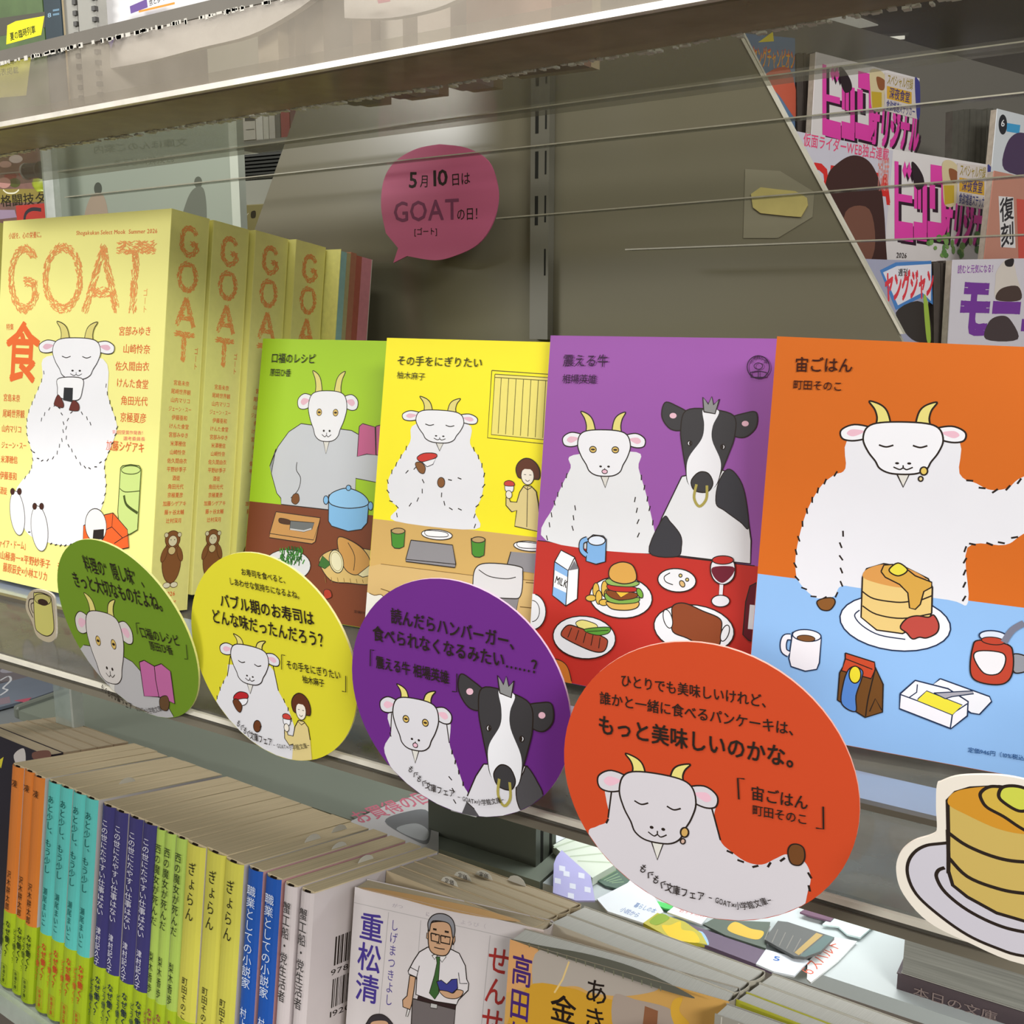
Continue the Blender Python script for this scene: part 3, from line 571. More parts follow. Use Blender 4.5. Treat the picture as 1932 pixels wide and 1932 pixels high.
A.poly(g_((470, 840), (630, 828), (632, 868), (560, 885), (480, 865)), '5f9c3a', True, INK, .35); A.line(g_((480, 858), (630, 850)), INK, .3)
A.ell(g_((95, 720))[0], 26, 34, 'e8e8ec', INK, .5); A.ell(g_((95, 715))[0], 14, 20, None, INK, .35); A.poly(g_((200, 1180), (225, 1060), (290, 1060), (345, 1110), (375, 1230), (380, 1300), (150, 1300)), 'c4702c', True, INK, .4)
A.text('震える牛', (1063, 691), (1149, 692), 21, '331238', .008); A.text('相場英雄', (1062, 723), (1127, 724), 16, '331238', .006)
A.ell((1432, 693), 21, 21.5, None, '331238', .4); A.poly([(1417, 703), (1432, 700), (1447, 703), (1446, 712), (1418, 712)], None, line='331238', w=.35); A.line([(1432, 700), (1432, 713)], '331238', .3); A.ell((1432, 691), 8, 6, None, '331238', .3)
for i, ch in enumerate('小学館文庫'): a_ = rad(150 - i*30); A.text(ch, (1429 + 16*cos(a_), 694 - 16*sin(a_)), (1436 + 16*cos(a_), 694 - 16*sin(a_)), 7, '331238', .01)
A.build('cover_print', T)
# orange
OC = (204, 104, 34)
T, A = card((-131.4, 379.2, -161.1, 8.14, 2.23, 1.49), 'orange card with white goat above pancakes on a blue table', OC)
h_, i_ = K(1412, 600, 3.715), K(1412, 1000, 3.715); BL = (142, 184, 232)
A.poly(i_((0, 295), (60, 305), (1932, 545), (2600, 630), (2600, 2600), (-100, 2600)), BL, False, INK, .5)
A.poly(h_((745, 820), (680, 1055), (600, 1100), (500, 1190), (400, 1380), (335, 1640), (335, 1800), (370, 1870), (430, 1932), (490, 1965), (600, 1950), (650, 1880), (800, 1895), (1400, 1975), (1540, 1990), (1535, 1610), (1800, 1590), (1932, 1510), (2300, 1300), (2300, 1000), (1932, 1110), (1820, 1190), (1700, 1205), (1600, 1160), (1480, 1090), (1430, 820)), 'e0e0e6', True)
A.dashes(h_((680, 1060), (600, 1100), (500, 1190), (400, 1380), (335, 1640), (335, 1800), (370, 1870), (430, 1932), (490, 1962), (600, 1950), (650, 1880), (650, 1700), (650, 1560), (690, 1450)), w=.6)
A.dashes(h_((1480, 1090), (1600, 1170), (1700, 1212), (1820, 1190), (1932, 1120)), w=.65); A.dashes(h_((1932, 1500), (1840, 1550), (1740, 1580), (1530, 1585)), w=.65, tilt=-20); A.dashes(h_((1520, 1620), (1520, 1980)), w=.6, sm=False, tilt=-25)
A.dashes(h_((1520, 1620), (1518, 1700), (1515, 1800), (1512, 1980)), w=.6, tilt=-25)
goat(A, h_((660, 745))[0], h_((1510, 760))[0], h_((1085, 1085))[0], 'shut', .6)
A.ell(h_((1230, 1072))[0], 7, 7.5, 'dcbf60', INK, .55); A.ell(h_((1208, 1127))[0], 4.2, 4.5, 'dcc890', INK, .5)
A.poly(i_((480, 505), (520, 480), (590, 475), (608, 510), (570, 560), (510, 555)), '86572b', True, INK, .45)
A.ell(i_((1030, 650))[0], 105, 52, 'eaeaee', '22304e', .5, 7); A.line(i_((780, 560), (745, 600), (800, 670), (920, 735), (1100, 765)), '22304e', .45, True)
A.poly(i_((800, 330), (830, 270), (950, 235), (1100, 260), (1260, 340), (1290, 400), (1285, 580), (1260, 640), (1080, 725), (900, 700), (790, 610)), 'e0c27c', False, INK, .55)
A.poly(i_((805, 330), (830, 275), (950, 240), (1100, 262), (1250, 345), (1200, 400), (1060, 402), (900, 370)), 'd29650', True); A.poly(i_((930, 290), (950, 245), (1010, 240), (1120, 280), (1170, 320), (1285, 365), (1285, 400), (1230, 430), (1205, 520), (1170, 555), (1130, 545), (1118, 440), (1060, 380), (960, 330)), 'cfa048', False, INK, .5)
A.line(i_((800, 430), (880, 480), (1040, 505), (1130, 500)), INK, .5, True); A.line(i_((1210, 490), (1285, 460)), INK, .5); A.line(i_((800, 530), (900, 590), (1080, 618), (1285, 585)), INK, .5, True)
A.poly(i_((990, 270), (1050, 230), (1112, 270), (1100, 300), (1050, 320), (1000, 300)), 'dfd348', True, INK, .5)
A.poly(i_((1065, 680), (1110, 620), (1180, 600), (1260, 610), (1300, 595), (1335, 660), (1320, 720), (1250, 755), (1200, 750), (1150, 762), (1110, 720)), 'b64a40', True, INK, .5)
A.poly(i_((310, 715), (285, 900), (300, 955), (400, 988), (480, 975), (498, 930), (512, 755)), 'ece8ee', False, '22304e', .5); A.ell(i_((410, 738))[0], 27, 11, 'ece8ee', '22304e', .45, 5); A.ell(i_((405, 758))[0], 17, 6, '7d5230', INK, .3, 5); [A.line(i_((298, 748), (262, 752), (246, 795), (252, 845), (285, 868)), c9, w9, True) for c9, w9 in (('22304e', 2.7), ('ece8ee', 1.8))]
A.poly(i_((640, 1000), (680, 930), (885, 950), (945, 1080), (940, 1275), (820, 1312), (625, 1190)), '6f4822', False, INK, .5); A.poly(i_((680, 860), (885, 925), (890, 980), (860, 1040), (655, 985), (680, 900)), 'c24a2c', False, INK, .5); A.line(i_((680, 900), (870, 975)), INK, .4)
A.poly(i_((700, 980), (750, 955), (800, 985), (795, 1040), (755, 1160), (752, 1270), (655, 1215), (665, 1080)), '5685cc', True, INK, .45); A.ell(i_((748, 1012))[0], 11, 16, 'e4d436', INK, .45); A.line(i_((890, 970), (840, 1180), (822, 1305)), INK, .45, True); A.line(i_((850, 1270), (890, 1180), (935, 1260)), INK, .4)
A.poly(i_((1345, 1040), (1690, 1165), (1705, 1200), (1620, 1290), (1560, 1280), (1290, 1085)), 'e8e8ee', False, '22304e', .5)
A.poly(i_((1065, 1145), (1170, 1052), (1400, 1110), (1540, 1200), (1535, 1300), (1420, 1390), (1060, 1250)), 'eceaf0', False, '22304e', .55); A.line(i_((1065, 1150), (1430, 1285), (1535, 1215)), '22304e', .45); A.line(i_((1430, 1290), (1415, 1390)), '22304e', .45); A.line(i_((1185, 1080), (1180, 1135), (1130, 1170)), '22304e', .4)
A.poly(i_((1190, 1180), (1250, 1125), (1500, 1225), (1430, 1295), (1185, 1195)), 'e6da40', False, '22304e', .35); A.poly(i_((1300, 1140), (1390, 1135), (1570, 1125), (1580, 1145), (1430, 1165), (1380, 1180)), 'a4a2ac', False, '22304e', .4)
A.poly(i_((1855, 870), (1960, 890), (2000, 960), (1900, 1000), (1855, 980)), '8e9098', True, INK, .45)
A.poly(i_((1615, 770), (1570, 830), (1555, 980), (1590, 1050), (1700, 1080), (1800, 1070), (1850, 1000), (1855, 870), (1815, 800)), 'b6432f', True, INK, .5); A.poly(i_((1580, 890), (1620, 845), (1780, 860), (1800, 930), (1750, 1005), (1650, 1000)), 'e4e2e6', True, INK, .45); A.ell(i_((1718, 745))[0], 27, 11, 'd4dcea', '22304e', .5, 6); A.ell(i_((1715, 775))[0], 22, 7, 'b6432f', INK, .35, 6)
A.line(i_((1790, 785), (1850, 700), (1932, 650)), '77798a', 2.2, True)
A.text('宙ごはん', (1499, 701), (1609, 703), 26, '3e1a12', .012); A.text('町田そのこ', (1496, 734), (1590, 738), 17, '3e1a12', .01); A.text('定価946円（10%税込）', (1826, 1418), (1944, 1436), 9, '1c4a80', .01)
A.build('cover_print', T)

# ------------------------------------------------------------------ round reply cards clipped to the shelf edge
def round_card(pose, label, col, edge):
    q = [v*.933 for v in pose[:3]] + list(pose[3:]); fr = frame(*q)
    T = thing('round_card', label, 'card', fr, 'round cards clipped along the shelf edge'); r = 42.
    prism('card_board', ellpts((0, 0), r, r, 72), 0, .9, M(col, .5, .3, noise=.02), T, side=M(edge, .5, .3))
    lean = pose[4]; z1 = (-168 - q[2] + 4); y_ = max(1., 292 - q[1] + z1*sin(rad(-lean)))
    box('clip', -5, 5, .95, 2.2, z1 - 9, z1, CLEAR_EDGE, T)
    return T, Art(fr, 1, 0., -1, Disc(r - .25)), r
FAIR = [('もぐもぐ', .03), ('文庫フェア', .025)]
def arc_text(A, p, body, h, col=INK, bold=.012):
    """letters one by one along measured feet p0->p1->p2 (a shallow bow)"""
    n = len(body); P = smoothpts(p, False, 20); seg = [0]
    for a, b in zip(P, P[1:]): seg.append(seg[-1] + math.hypot(b[0] - a[0], b[1] - a[1]))
    W = [1. if ord(c) > 0x2000 else .62 for c in body]; tot = sum(W); acc = 0
    def pos(d):
        for i in range(1, len(seg)):
            if seg[i] >= d: t = (d - seg[i - 1])/(seg[i] - seg[i - 1] or 1); return (P[i - 1][0] + (P[i][0] - P[i - 1][0])*t, P[i - 1][1] + (P[i][1] - P[i - 1][1])*t)
        return P[-1]
    for c, w_ in zip(body, W):
        a, b = pos(acc/tot*seg[-1]), pos((acc + w_*.93)/tot*seg[-1]); acc += w_
        A.text(c, a, b, h, col, bold); A.lv -= .3
    A.lv += .3
# green
GC = (112, 146, 36)
T, A, r = round_card((-390.6, 300.6, -145.9, -1.53, -14.66, -.36), 'olive green round card with grey goat reading a pink book', GC, (214, 214, 140))
j = K(80, 1000, 3.116); b2 = K(0, 800, 3.864)
A.poly(b2((610, 1610), (545, 1690), (480, 1760), (600, 1932)) + j((430, 1100), (700, 1180), (772, 1095), (740, 1040), (640, 900), (530, 775), (400, 700)), (186, 184, 186), False, INK, .4)
goat(A, j((190, 470))[0], j((515, 545))[0], j((408, 890))[0], 'open', .42, 'd6d0cc', .62)
A.poly(j((572, 775), (600, 765), (660, 800), (700, 785), (755, 830), (780, 1020), (690, 980), (600, 975)), 'c06aa0', False, INK, .45); A.line(j((660, 800), (668, 880), (688, 985)), INK, .45)
A.poly(j((700, 980), (735, 975), (748, 1020), (735, 1060), (700, 1050), (690, 1010)), '664a30', True, INK, .35)
A.text('料理の“隠し味”、', *j((258, 240), (632, 348)), 25, INK, .012); A.text('きっと大切なものだよね。', *j((192, 330), (745, 490)), 24, INK, .014)
A.text('口福のレシピ', *j((585, 630), (818, 685)), 17, INK, .012); A.text('原田ひ香', *j((640, 702), (776, 735)), 14, INK, .012)
A.line(j((572, 545), (553, 545), (562, 610)), INK, .35); A.line(j((838, 755), (856, 758), (848, 672)), INK, .35)
arc_text(A, j((345, 930), (430, 1005), (540, 1060)), 'もぐもぐ文庫フェア', 12, INK); arc_text(A, j((560, 1062), (640, 1075), (712, 1060)), 'GOAT×小学館文庫', 8, INK, .005)
A.build('card_print', T)
# yellow
T, A, r = round_card((-304.1, 302.3, -143.3, .18, -6.41, .35), 'yellow round card with goat eating sushi beside a curly haired person', (216, 208, 48), (240, 232, 160))
A.poly(j((1090, 790), (1088, 850), (1060, 900), (1010, 1040), (1000, 1150), (1200, 1400), (1475, 1400), (1480, 1150), (1450, 1060), (1390, 950), (1362, 830), (1340, 800)), 'dcdbe0', False)
A.line(j((1105, 740), (1088, 860)), INK, .4); A.line(j((1355, 790), (1388, 945)), INK, .4)
A.dashes(j((1085, 870), (1050, 920), (1010, 1040)), w=.45, ln=1.7); A.dashes(j((1395, 955), (1440, 1040), (1475, 1150)), w=.45, tilt=-20, ln=1.7); A.dashes(j((1055, 1075), (1125, 1030)), w=.4, sm=False, ln=1.3)
goat(A, j((1050, 655))[0], j((1388, 735))[0], j((1222, 900))[0], 'shut', .42, 'dcdbe0', .62)
A.poly(j((1128, 975), (1160, 950), (1205, 960), (1205, 990), (1135, 1000)), 'b4262c', True, INK, .35); A.poly(j((1150, 998), (1205, 990), (1200, 1020), (1170, 1030)), WH, True, INK, .3); A.poly(j((1122, 1005), (1145, 992), (1175, 1030), (1165, 1070), (1140, 1050)), '6a3c22', True, INK, .35); A.ell(j((1265, 1152))[0], 7, 11, '6a3c22', INK, .35); A.dashes(j((1285, 1155), (1360, 1168)), w=.4, sm=False, ln=1.3)
afro(A, unit(j((1520, 985))[0], (21.5, 5), (1, 38)), .4)
A.text('お寿司を食べると、', *j((1172, 262), (1452, 318)), 12, INK, .012); A.text('しあわせな気持ちになるよね。', *j((1102, 318), (1535, 410)), 12.5, INK, .012)
A.text('バブル期のお寿司は', *j((1050, 448), (1605, 562)), 23, INK, .02); A.text('どんな味だったんだろう？', *j((1002, 540), (1690, 700)), 24, INK, .02)
A.text('その手をにぎりたい', *j((1440, 812), (1760, 880)), 15, INK, .012); A.text('柚木麻子', *j((1535, 895), (1664, 922)), 13, INK, .012)
A.line(j((1430, 735), (1410, 730), (1410, 818)), INK, .35); A.line(j((1765, 945), (1787, 950), (1787, 855)), INK, .35)
arc_text(A, j((1140, 1140), (1230, 1225), (1362, 1270)), 'もぐもぐ文庫フェア', 14, INK); arc_text(A, j((1365, 1275), (1480, 1290), (1590, 1275)), '−GOAT×小学館文庫−', 9, INK, .005)
A.build('card_print', T)
# purple
T, A, r = round_card((-208.8, 296.8, -139.6, 3.74, -4.69, -.04), 'deep purple round card with a white goat and a black cow', (104, 40, 130), (226, 190, 214))
l_ = K(640, 1060, 3.715)
A.poly(l_((365, 1050), (365, 1200), (320, 1340), (500, 1620), (860, 1760), (905, 1640), (870, 1560), (810, 1380), (775, 1280), (745, 1070)), 'd6d4da', True)
A.line(l_((368, 1060), (362, 1190)), INK, .4); A.line(l_((748, 1090), (772, 1270)), INK, .4); A.dashes(l_((360, 1210), (312, 1350)), w=.45, sm=False, ln=1.6); A.dashes(l_((775, 1285), (830, 1450), (900, 1640)), w=.5, tilt=-20, ln=1.7); A.dashes(l_((760, 1450), (800, 1600), (815, 1740)), w=.45, ln=1.7)
goat(A, l_((296, 935))[0], l_((782, 1030))[0], l_((535, 1310))[0], 'oh', .45, 'd6d4da', .62)
A.poly(l_((1015, 1415), (960, 1500), (900, 1640), (862, 1760), (990, 1850), (1300, 1850), (1420, 1650), (1390, 1540), (1320, 1430)), 'd6d4da', False, INK, .45)
A.poly(l_((1320, 1435), (1390, 1540), (1425, 1650), (1300, 1750), (1250, 1680), (1245, 1560), (1290, 1480)), '4f4d50', True, INK, .4); A.poly(l_((895, 1680), (950, 1730), (990, 1790), (860, 1765)), '4f4d50', False, INK, .35)
cow(A, unit(l_((1172, 905))[0], (82, 27), (-3, 177)), .45)
A.text('読んだらハンバーガー、', *l_((365, 425), (1285, 628)), 27, INK, .02); A.text('食べられなくなるみたい……？', *l_((240, 545), (1440, 800)), 26, INK, .02)
A.text('震える牛 相場英雄', *l_((262, 740), (775, 855)), 22, INK, .02); A.line(l_((250, 618), (224, 612), (222, 728)), INK, .4); A.line(l_((796, 905), (828, 908), (830, 780)), INK, .4)
arc_text(A, l_((478, 1450), (620, 1590), (822, 1650)), 'もぐもぐ文庫フェア', 14, INK); arc_text(A, l_((836, 1660), (1000, 1700), (1185, 1675)), '−GOAT×小学館文庫−', 10, INK, .012)
A.build('card_print', T)
# orange
T, A, r = round_card((-110.9, 285.4, -142.2, 6.37, -4.08, -1.92), 'orange red round card with waving goat, nearest the camera', (196, 70, 34), (240, 176, 160))
n_ = K(1040, 1180, 3.116)
A.poly(n_((360, 900), (340, 1130), (270, 1180), (220, 1220), (300, 1400), (600, 1700), (1200, 1740), (1450, 1700), (1510, 1560), (1525, 1470), (1490, 1390), (1420, 1370), (1380, 1345), (1320, 1370), (1240, 1405), (1150, 1390), (1060, 1330), (995, 1265), (960, 1130), (915, 985)), 'cfcad0', True)
A.line(n_((362, 920), (335, 1130)), INK, .5); A.line(n_((920, 990), (960, 1130), (995, 1262)), INK, .5); A.dashes(n_((330, 1150), (240, 1220)), w=.6, sm=False, ln=1.8)
A.dashes(n_((1000, 1275), (1060, 1340), (1150, 1405), (1250, 1415), (1330, 1385), (1400, 1365)), w=.65, ln=1.9); A.dashes(n_((1490, 1400), (1522, 1480), (1510, 1570), (1450, 1690)), w=.65, ln=1.9)
goat(A, n_((286, 840))[0], n_((968, 955))[0], n_((625, 1265))[0], 'shut', .5, 'cfcad0', .62)
A.poly(n_((1392, 1330), (1410, 1290), (1450, 1285), (1485, 1310), (1490, 1370), (1460, 1408), (1410, 1395)), '6d4424', True, INK, .4)
A.ell(n_((785, 1215))[0], 7.5, 9, 'c8a05c', INK, .5); A.ell(n_((775, 1267))[0], 4.5, 5, 'c8a898', INK, .4)
A.text('ひとりでも美味しいけれど、', *n_((408, 355), (1310, 490)), 22, INK, .012); A.text('誰かと一緒に食べるパンケーキは、', *n_((285, 458), (1475, 655)), 22, INK, .012)
A.text('もっと美味しいのかな。', *n_((275, 632), (1500, 850)), 34, INK, .021); A.text('宙ごはん', *n_((1172, 1020), (1512, 1085)), 25, INK, .012); A.text('町田そのこ', *n_((1182, 1110), (1510, 1172)), 19, INK, .012)
A.line(n_((1138, 900), (1098, 895), (1105, 1020)), INK, .45); A.line(n_((1558, 1188), (1602, 1194), (1600, 1062)), INK, .45)
arc_text(A, n_((510, 1430), (680, 1560), (910, 1620)), 'もぐもぐ文庫フェア', 17, INK); arc_text(A, n_((925, 1612), (1120, 1665), (1325, 1620)), '−GOAT×小学館文庫−', 13, INK, .012)
A.build('card_print', T)

# die-cut cards
o_ = K(1412, 1400, 3.631)
def diecut(name, label, fr, outline, col, t=.9, edge=(236, 228, 214)):
    T = thing(name, label, 'card', fr); A = Art(fr, 1, 0., -1); A.lv = 0
    pts = [A.loc(p) for p in smoothpts(outline)]
    prism('card_board', pts, 0, t, M(col, .5, .3, noise=.02), T, side=M(edge, .5, .3)); return T, A
p = at(1800, 1700, 1, 264); fr = frame(p.x, 264, p.z, 4, -4, -1)
T, A = diecut('pancake_card', 'die cut card of stacked pancakes on a plate, lower right corner', fr, o_((1290, 300), (1320, 272), (1450, 232), (1700, 228), (1900, 260), (2150, 330), (2500, 480), (2900, 700), (2950, 1100), (2500, 1600), (1888, 1525), (1500, 1370), (1230, 1230), (1060, 1040), (1012, 880), (1040, 760), (1130, 680), (1250, 640), (1290, 600), (1285, 450)), (226, 218, 206))
A.poly(o_((1365, 690), (1200, 715), (1110, 790), (1090, 900), (1150, 1040), (1300, 1180), (1500, 1320), (1700, 1410), (1888, 1465), (2300, 1500), (2700, 1300), (2700, 900), (2400, 700), (1900, 640)), (196, 192, 202), True, INK, .8)
A.line(o_((1345, 860), (1300, 880), (1290, 930), (1350, 1030), (1500, 1150), (1700, 1250), (1888, 1300), (2200, 1340)), INK, .9, True)
A.poly(o_((1370, 620), (1365, 400), (1420, 345), (1520, 315), (1720, 305), (1960, 340), (2200, 420), (2400, 520), (2410, 1000), (2300, 1200), (1888, 1225), (1700, 1170), (1500, 1060), (1400, 980), (1370, 880)), (194, 168, 92), False, INK, .9)
A.poly(o_((1370, 425), (1400, 350), (1520, 315), (1720, 305), (1960, 340), (2200, 420), (2300, 560), (2100, 620), (1888, 630), (1700, 590), (1500, 500)), (198, 140, 44), True)
A.poly(o_((1600, 400), (1590, 350), (1640, 310), (1720, 305), (1960, 340), (2200, 420), (2300, 560), (2100, 700), (1888, 600), (1750, 510), (1640, 450)), (200, 168, 70), True, INK, .8)
A.poly(o_((1715, 370), (1740, 310), (1830, 300), (1920, 330), (1970, 400), (1920, 460), (1850, 470), (1760, 420)), (196, 200, 76), True, INK, .8)
A.line(o_((1370, 620), (1500, 710), (1700, 790), (1888, 820), (2200, 820)), INK, .9, True); A.line(o_((1372, 790), (1500, 920), (1700, 1000), (1888, 1035), (2200, 1050)), INK, .9, True); A.line(o_((1366, 600), (1372, 800), (1370, 900)), INK, .9)
A.build('card_print', T)
p = at(78, 1160, 1, 289); fr = frame(p.x, 289, p.z, 0, -3, 0); q_ = K(0, 1080, 4.83)
T, A = diecut('mug_card', 'small die cut card of a yellow mug below the front mook', fr, q_((300, 160), (400, 165), (480, 210), (500, 300), (510, 560), (470, 630), (400, 625), (330, 570), (290, 450), (235, 330), (250, 220)), (170, 158, 134))
A.poly(q_((308, 210), (325, 185), (380, 185), (450, 215), (470, 260), (492, 480), (480, 550), (430, 580), (360, 550), (320, 480)), (182, 176, 98), True, INK, .45); A.ell(q_((388, 245))[0], 16, 10, (168, 160, 96), INK, .35, 14); A.ell(q_((392, 272))[0], 10, 6, '33221a', rot=18); A.line(q_((305, 240), (268, 250), (262, 320), (300, 410)), INK, .45, True); A.line(q_((305, 275), (285, 290), (290, 340), (305, 370)), INK, .4, True)
A.build('card_print', T)

# ------------------------------------------------------------------ smoked back panel, slotted uprights, speech bubble
PY = 540
PAN = M((106, 102, 84), .2, .6, noise=.05, scale=5)
P4 = [at(590, 120, 1, PY), at(1390, 40, 1, PY), at(1700, 640, 1, PY), at(1760, 780, 1, PY), at(300, 900, 1, PY), at(478, 440, 1, PY)]
c0 = P4[4]; T = thing('smoked_back_panel', 'dark smoked trapezoid panel standing behind the display shelf', 'panel', frame(c0.x, PY, c0.z))
prism('panel_sheet', [(p.x - c0.x, p.z - c0.z) for p in P4], 0, 4, PAN, T, side=M((190, 186, 168), .4, .5))
a = [at(1393, 60, 1, PY), at(1700, 630, 1, PY)]
A = [(a[0].x - c0.x, a[0].z - c0.z), (a[1].x - c0.x, a[1].z - c0.z)]
prism('light_edge_strip', [(A[0][0] - .3, A[0][1]), (A[1][0] - .3, A[1][1]), (A[1][0] + 1.2, A[1][1]), (A[0][0] + 1.2, A[0][1])], -.8, 4.5, M((196, 192, 176), .4, .5), T)
SLOT = M((34, 34, 30), .8, .1)
def upright(label, x0, x1, y, d, z0, z1, col, slots, side=False):
    T = thing('slotted_upright', label, 'post', frame(x0, y, z0)); w = x1 - x0; h = z1 - z0
    box('channel', 0, w, 0, d, 0, h, M(col, .45, .5, noise=.05, scale=20), T)
    for (u, v0, v1, sw) in slots:
        if side: box('slot', w - .3, w + .15, u - sw/2, u + sw/2, v0 - z0, v1 - z0, SLOT, T)
        else: box('slot', u - sw/2, u + sw/2, -.15, .3, v0 - z0, v1 - z0, SLOT, T)
    return T
yy = PY - 7; xa, xb = at(1001, 300, 1, yy).x, at(1036, 300, 1, yy).x; Z = lambda y_: at(1010, y_, 1, yy).z
upright('dark slotted upright on the smoked panel, behind the purple card', xa, xb, yy, 6, Z(640), Z(100), (98, 96, 84), [((xb - xa)*.34, Z(b), Z(a_), 2.0) for a_, b in ((125, 163), (210, 252), (286, 337), (370, 425))] + [((xb - xa)*.82, Z(b), Z(a_), 1.0) for a_, b in ((125, 160), (208, 245), (286, 330), (370, 420), (470, 520))])
BP = [(829, 272), (880, 279), (921, 304), (938, 350), (938, 390), (925, 430), (900, 462), (860, 482), (820, 491), (768, 483), (742, 496), (751, 468), (728, 440), (719, 390), (724, 340), (745, 305), (785, 281)]
p = at(830, 385, 1, PY - 24); fr = frame(p.x, PY - 24, p.z)
T = thing('speech_bubble_card', 'pink speech bubble card standing off the smoked panel', 'card', fr); A = Art(fr, 1, 0, -1); A.lv = 0
pts = [A.loc(q) for q in smoothpts(BP[:9]+[BP[9]], False)[:]] ; pts += [A.loc(q) for q in BP[10:12]] + [A.loc(q) for q in smoothpts(BP[12:] + BP[:1], False)[:-1]]
prism('card_board', pts, 0, 1, M((176, 88, 118), .5, .3, noise=.02), T); box('standoff_pad', -12, 12, 1.05, 23.5, -10, 10, M((60, 58, 54), .7, .2), T)
m_ = K(600, 0, 2.76)
A.text('5', *m_((470, 985), (520, 985)), 36, INK, .02); A.text('月', *m_((530, 975), (578, 975)), 22, INK); A.text('10', *m_((582, 978), (682, 970)), 36, INK, .02); A.text('日は', *m_((692, 968), (795, 958)), 22, INK)
gd = (112, 58, 82)
A.text('GOAT', *m_((392, 1166), (742, 1150)), 46, gd, .012)
A.text('の日！', *m_((722, 1148), (862, 1142)), 22, INK); A.text('[ゴート]', *m_((500, 1225), (622, 1222)), 13, INK)
A.build('card_print', T)
# glue scrap on the panel
kc = K(1232, 0, 2.76); fr = frame(*at(1475, 380, 1, PY - 1.2)); T = thing('glue_scrap', 'torn yellowed tape scrap stuck on the smoked panel', 'tape', fr); A = Art(fr, 1, 0, -1); A.lv = 0
prism('scrap', [A.loc(q) for q in kc((510, 1010), (560, 975), (640, 985), (740, 995), (800, 1030), (805, 1070), (770, 1130), (700, 1125), (560, 1110), (520, 1080))], 0, .8, M((168, 156, 96), .8, .2, noise=.2, scale=90), T)
fr = frame(*at(1473, 380, 1, PY - .4)); T = thing('clear_patch', 'square clear sticker under the yellowed tape scrap', 'sticker', fr); A = Art(fr, 1, 0, -1); A.lv = 0
prism('patch', [A.loc(q) for q in kc((480, 880), (660, 890), (840, 1000), (830, 1130), (650, 1240), (470, 1240))], 0, .3, M((122, 118, 98), .3, .5), T)

# ------------------------------------------------------------------ upper acrylic shelf with its books
UF = frame(-300, 300, 77, 0, 0, -1.5)
T = thing('upper_acrylic_shelf', 'long clear acrylic shelf with scratched front lip across the top', 'shelf', UF)
box('shelf_plate', -330, 420, 0, 128, 0, 5, clear('upper_clear', (.88, .88, .84), .3, .12, (.40, .38, .33), .16, 1.3), T)
box('front_lip', -330, 420, -2.5, -.2, .5, 25, clear('lip_clear', (.88, .85, .80), .10, .25, (.50, .45, .38), .30), T)
box('lit_lip_edge', -330, 420, -3.2, .2, -1.6, .4, M((214, 208, 196), .3, .6, noise=.25, scale=150), T)  # pale strip paints the lit lower edge of the lip
prism('under_flange', [(-330, .3), (420, .3), (420, 22), (200, 34), (60, 40), (-330, 40)], -2.2, -.2, clear('flange', (.66, .60, .50), .6, .12, (.36, .31, .23), .5), T, axis=2)
vs, fs = [], []
for i in range(520):
    x = random.uniform(-330, 420); w_ = random.uniform(.6, 2.6); y_ = random.uniform(39, 43) - max(0, x - 60)*.048; v, f = boxdata(x, x + w_, y_, y_ + random.uniform(1, 3.6), -2.5 - random.random()*.2, -1.9, len(vs)); vs += v; fs += f
o = mesh('flange_chips', vs, fs, M((176, 174, 160), .7, .4, noise=.3, scale=260), T); o['kind'] = 'stuff'
box('label_band', -330, 420, -3.4, -2.6, 23.5, 28.5, M((104, 98, 88), .5, .4, noise=.1), T)
random.seed(3)
vs, fs = [], []
for i in range(420):
    x = random.uniform(-330, 420); w_ = random.uniform(.5, 3); v, f = boxdata(x, x + w_, -3.7, -3.42, 22.2 + random.uniform(0, .8), 23.6 + random.uniform(0, .6), len(vs)); vs += v; fs += f
o = mesh('tape_residue', vs, fs, M((210, 206, 196), .8, .2), T); o['kind'] = 'stuff'
for zz, ya, nm in ((1.2, 128, 0), (-6, 160, 1), (-12, 200, 2)): pass
def ledge(label, pa, pb, y):
    a, b = at(*pa, 1, y), at(*pb, 1, y); d = (b - a); L_ = math.hypot(d.x, d.z); fr = frame(a.x, y, a.z, 0, 0, -math.degrees(math.atan2(d.z, d.x)))
    T = thing('clear_ledge', label, 'ledge', fr, 'thin clear plastic ledges behind the shelf'); box('ledge_plate', 0, L_, 0, 8, 0, .5, clear('ledge_clear', (.86, .87, .84), .3, .12, (.4, .4, .36), .1), T)
    box('ledge_edge', 0, L_, -.5, -.02, -.0, .6, M((148, 144, 126), .3, .6, noise=.3, scale=200), T)
ledge('thin clear ledge, uppermost, crossing behind the bubble card', (109, 325), (1932, 80), 500)
ledge('thin clear ledge, second from top, right above the bubble card', (123, 373), (1932, 176), 497)
ledge('thin clear ledge, level with the yellowed tape scrap', (937, 413), (1932, 332), 494)
ledge('thin clear ledge, lowest, just above the card tops', (1180, 472), (1932, 444), 491)

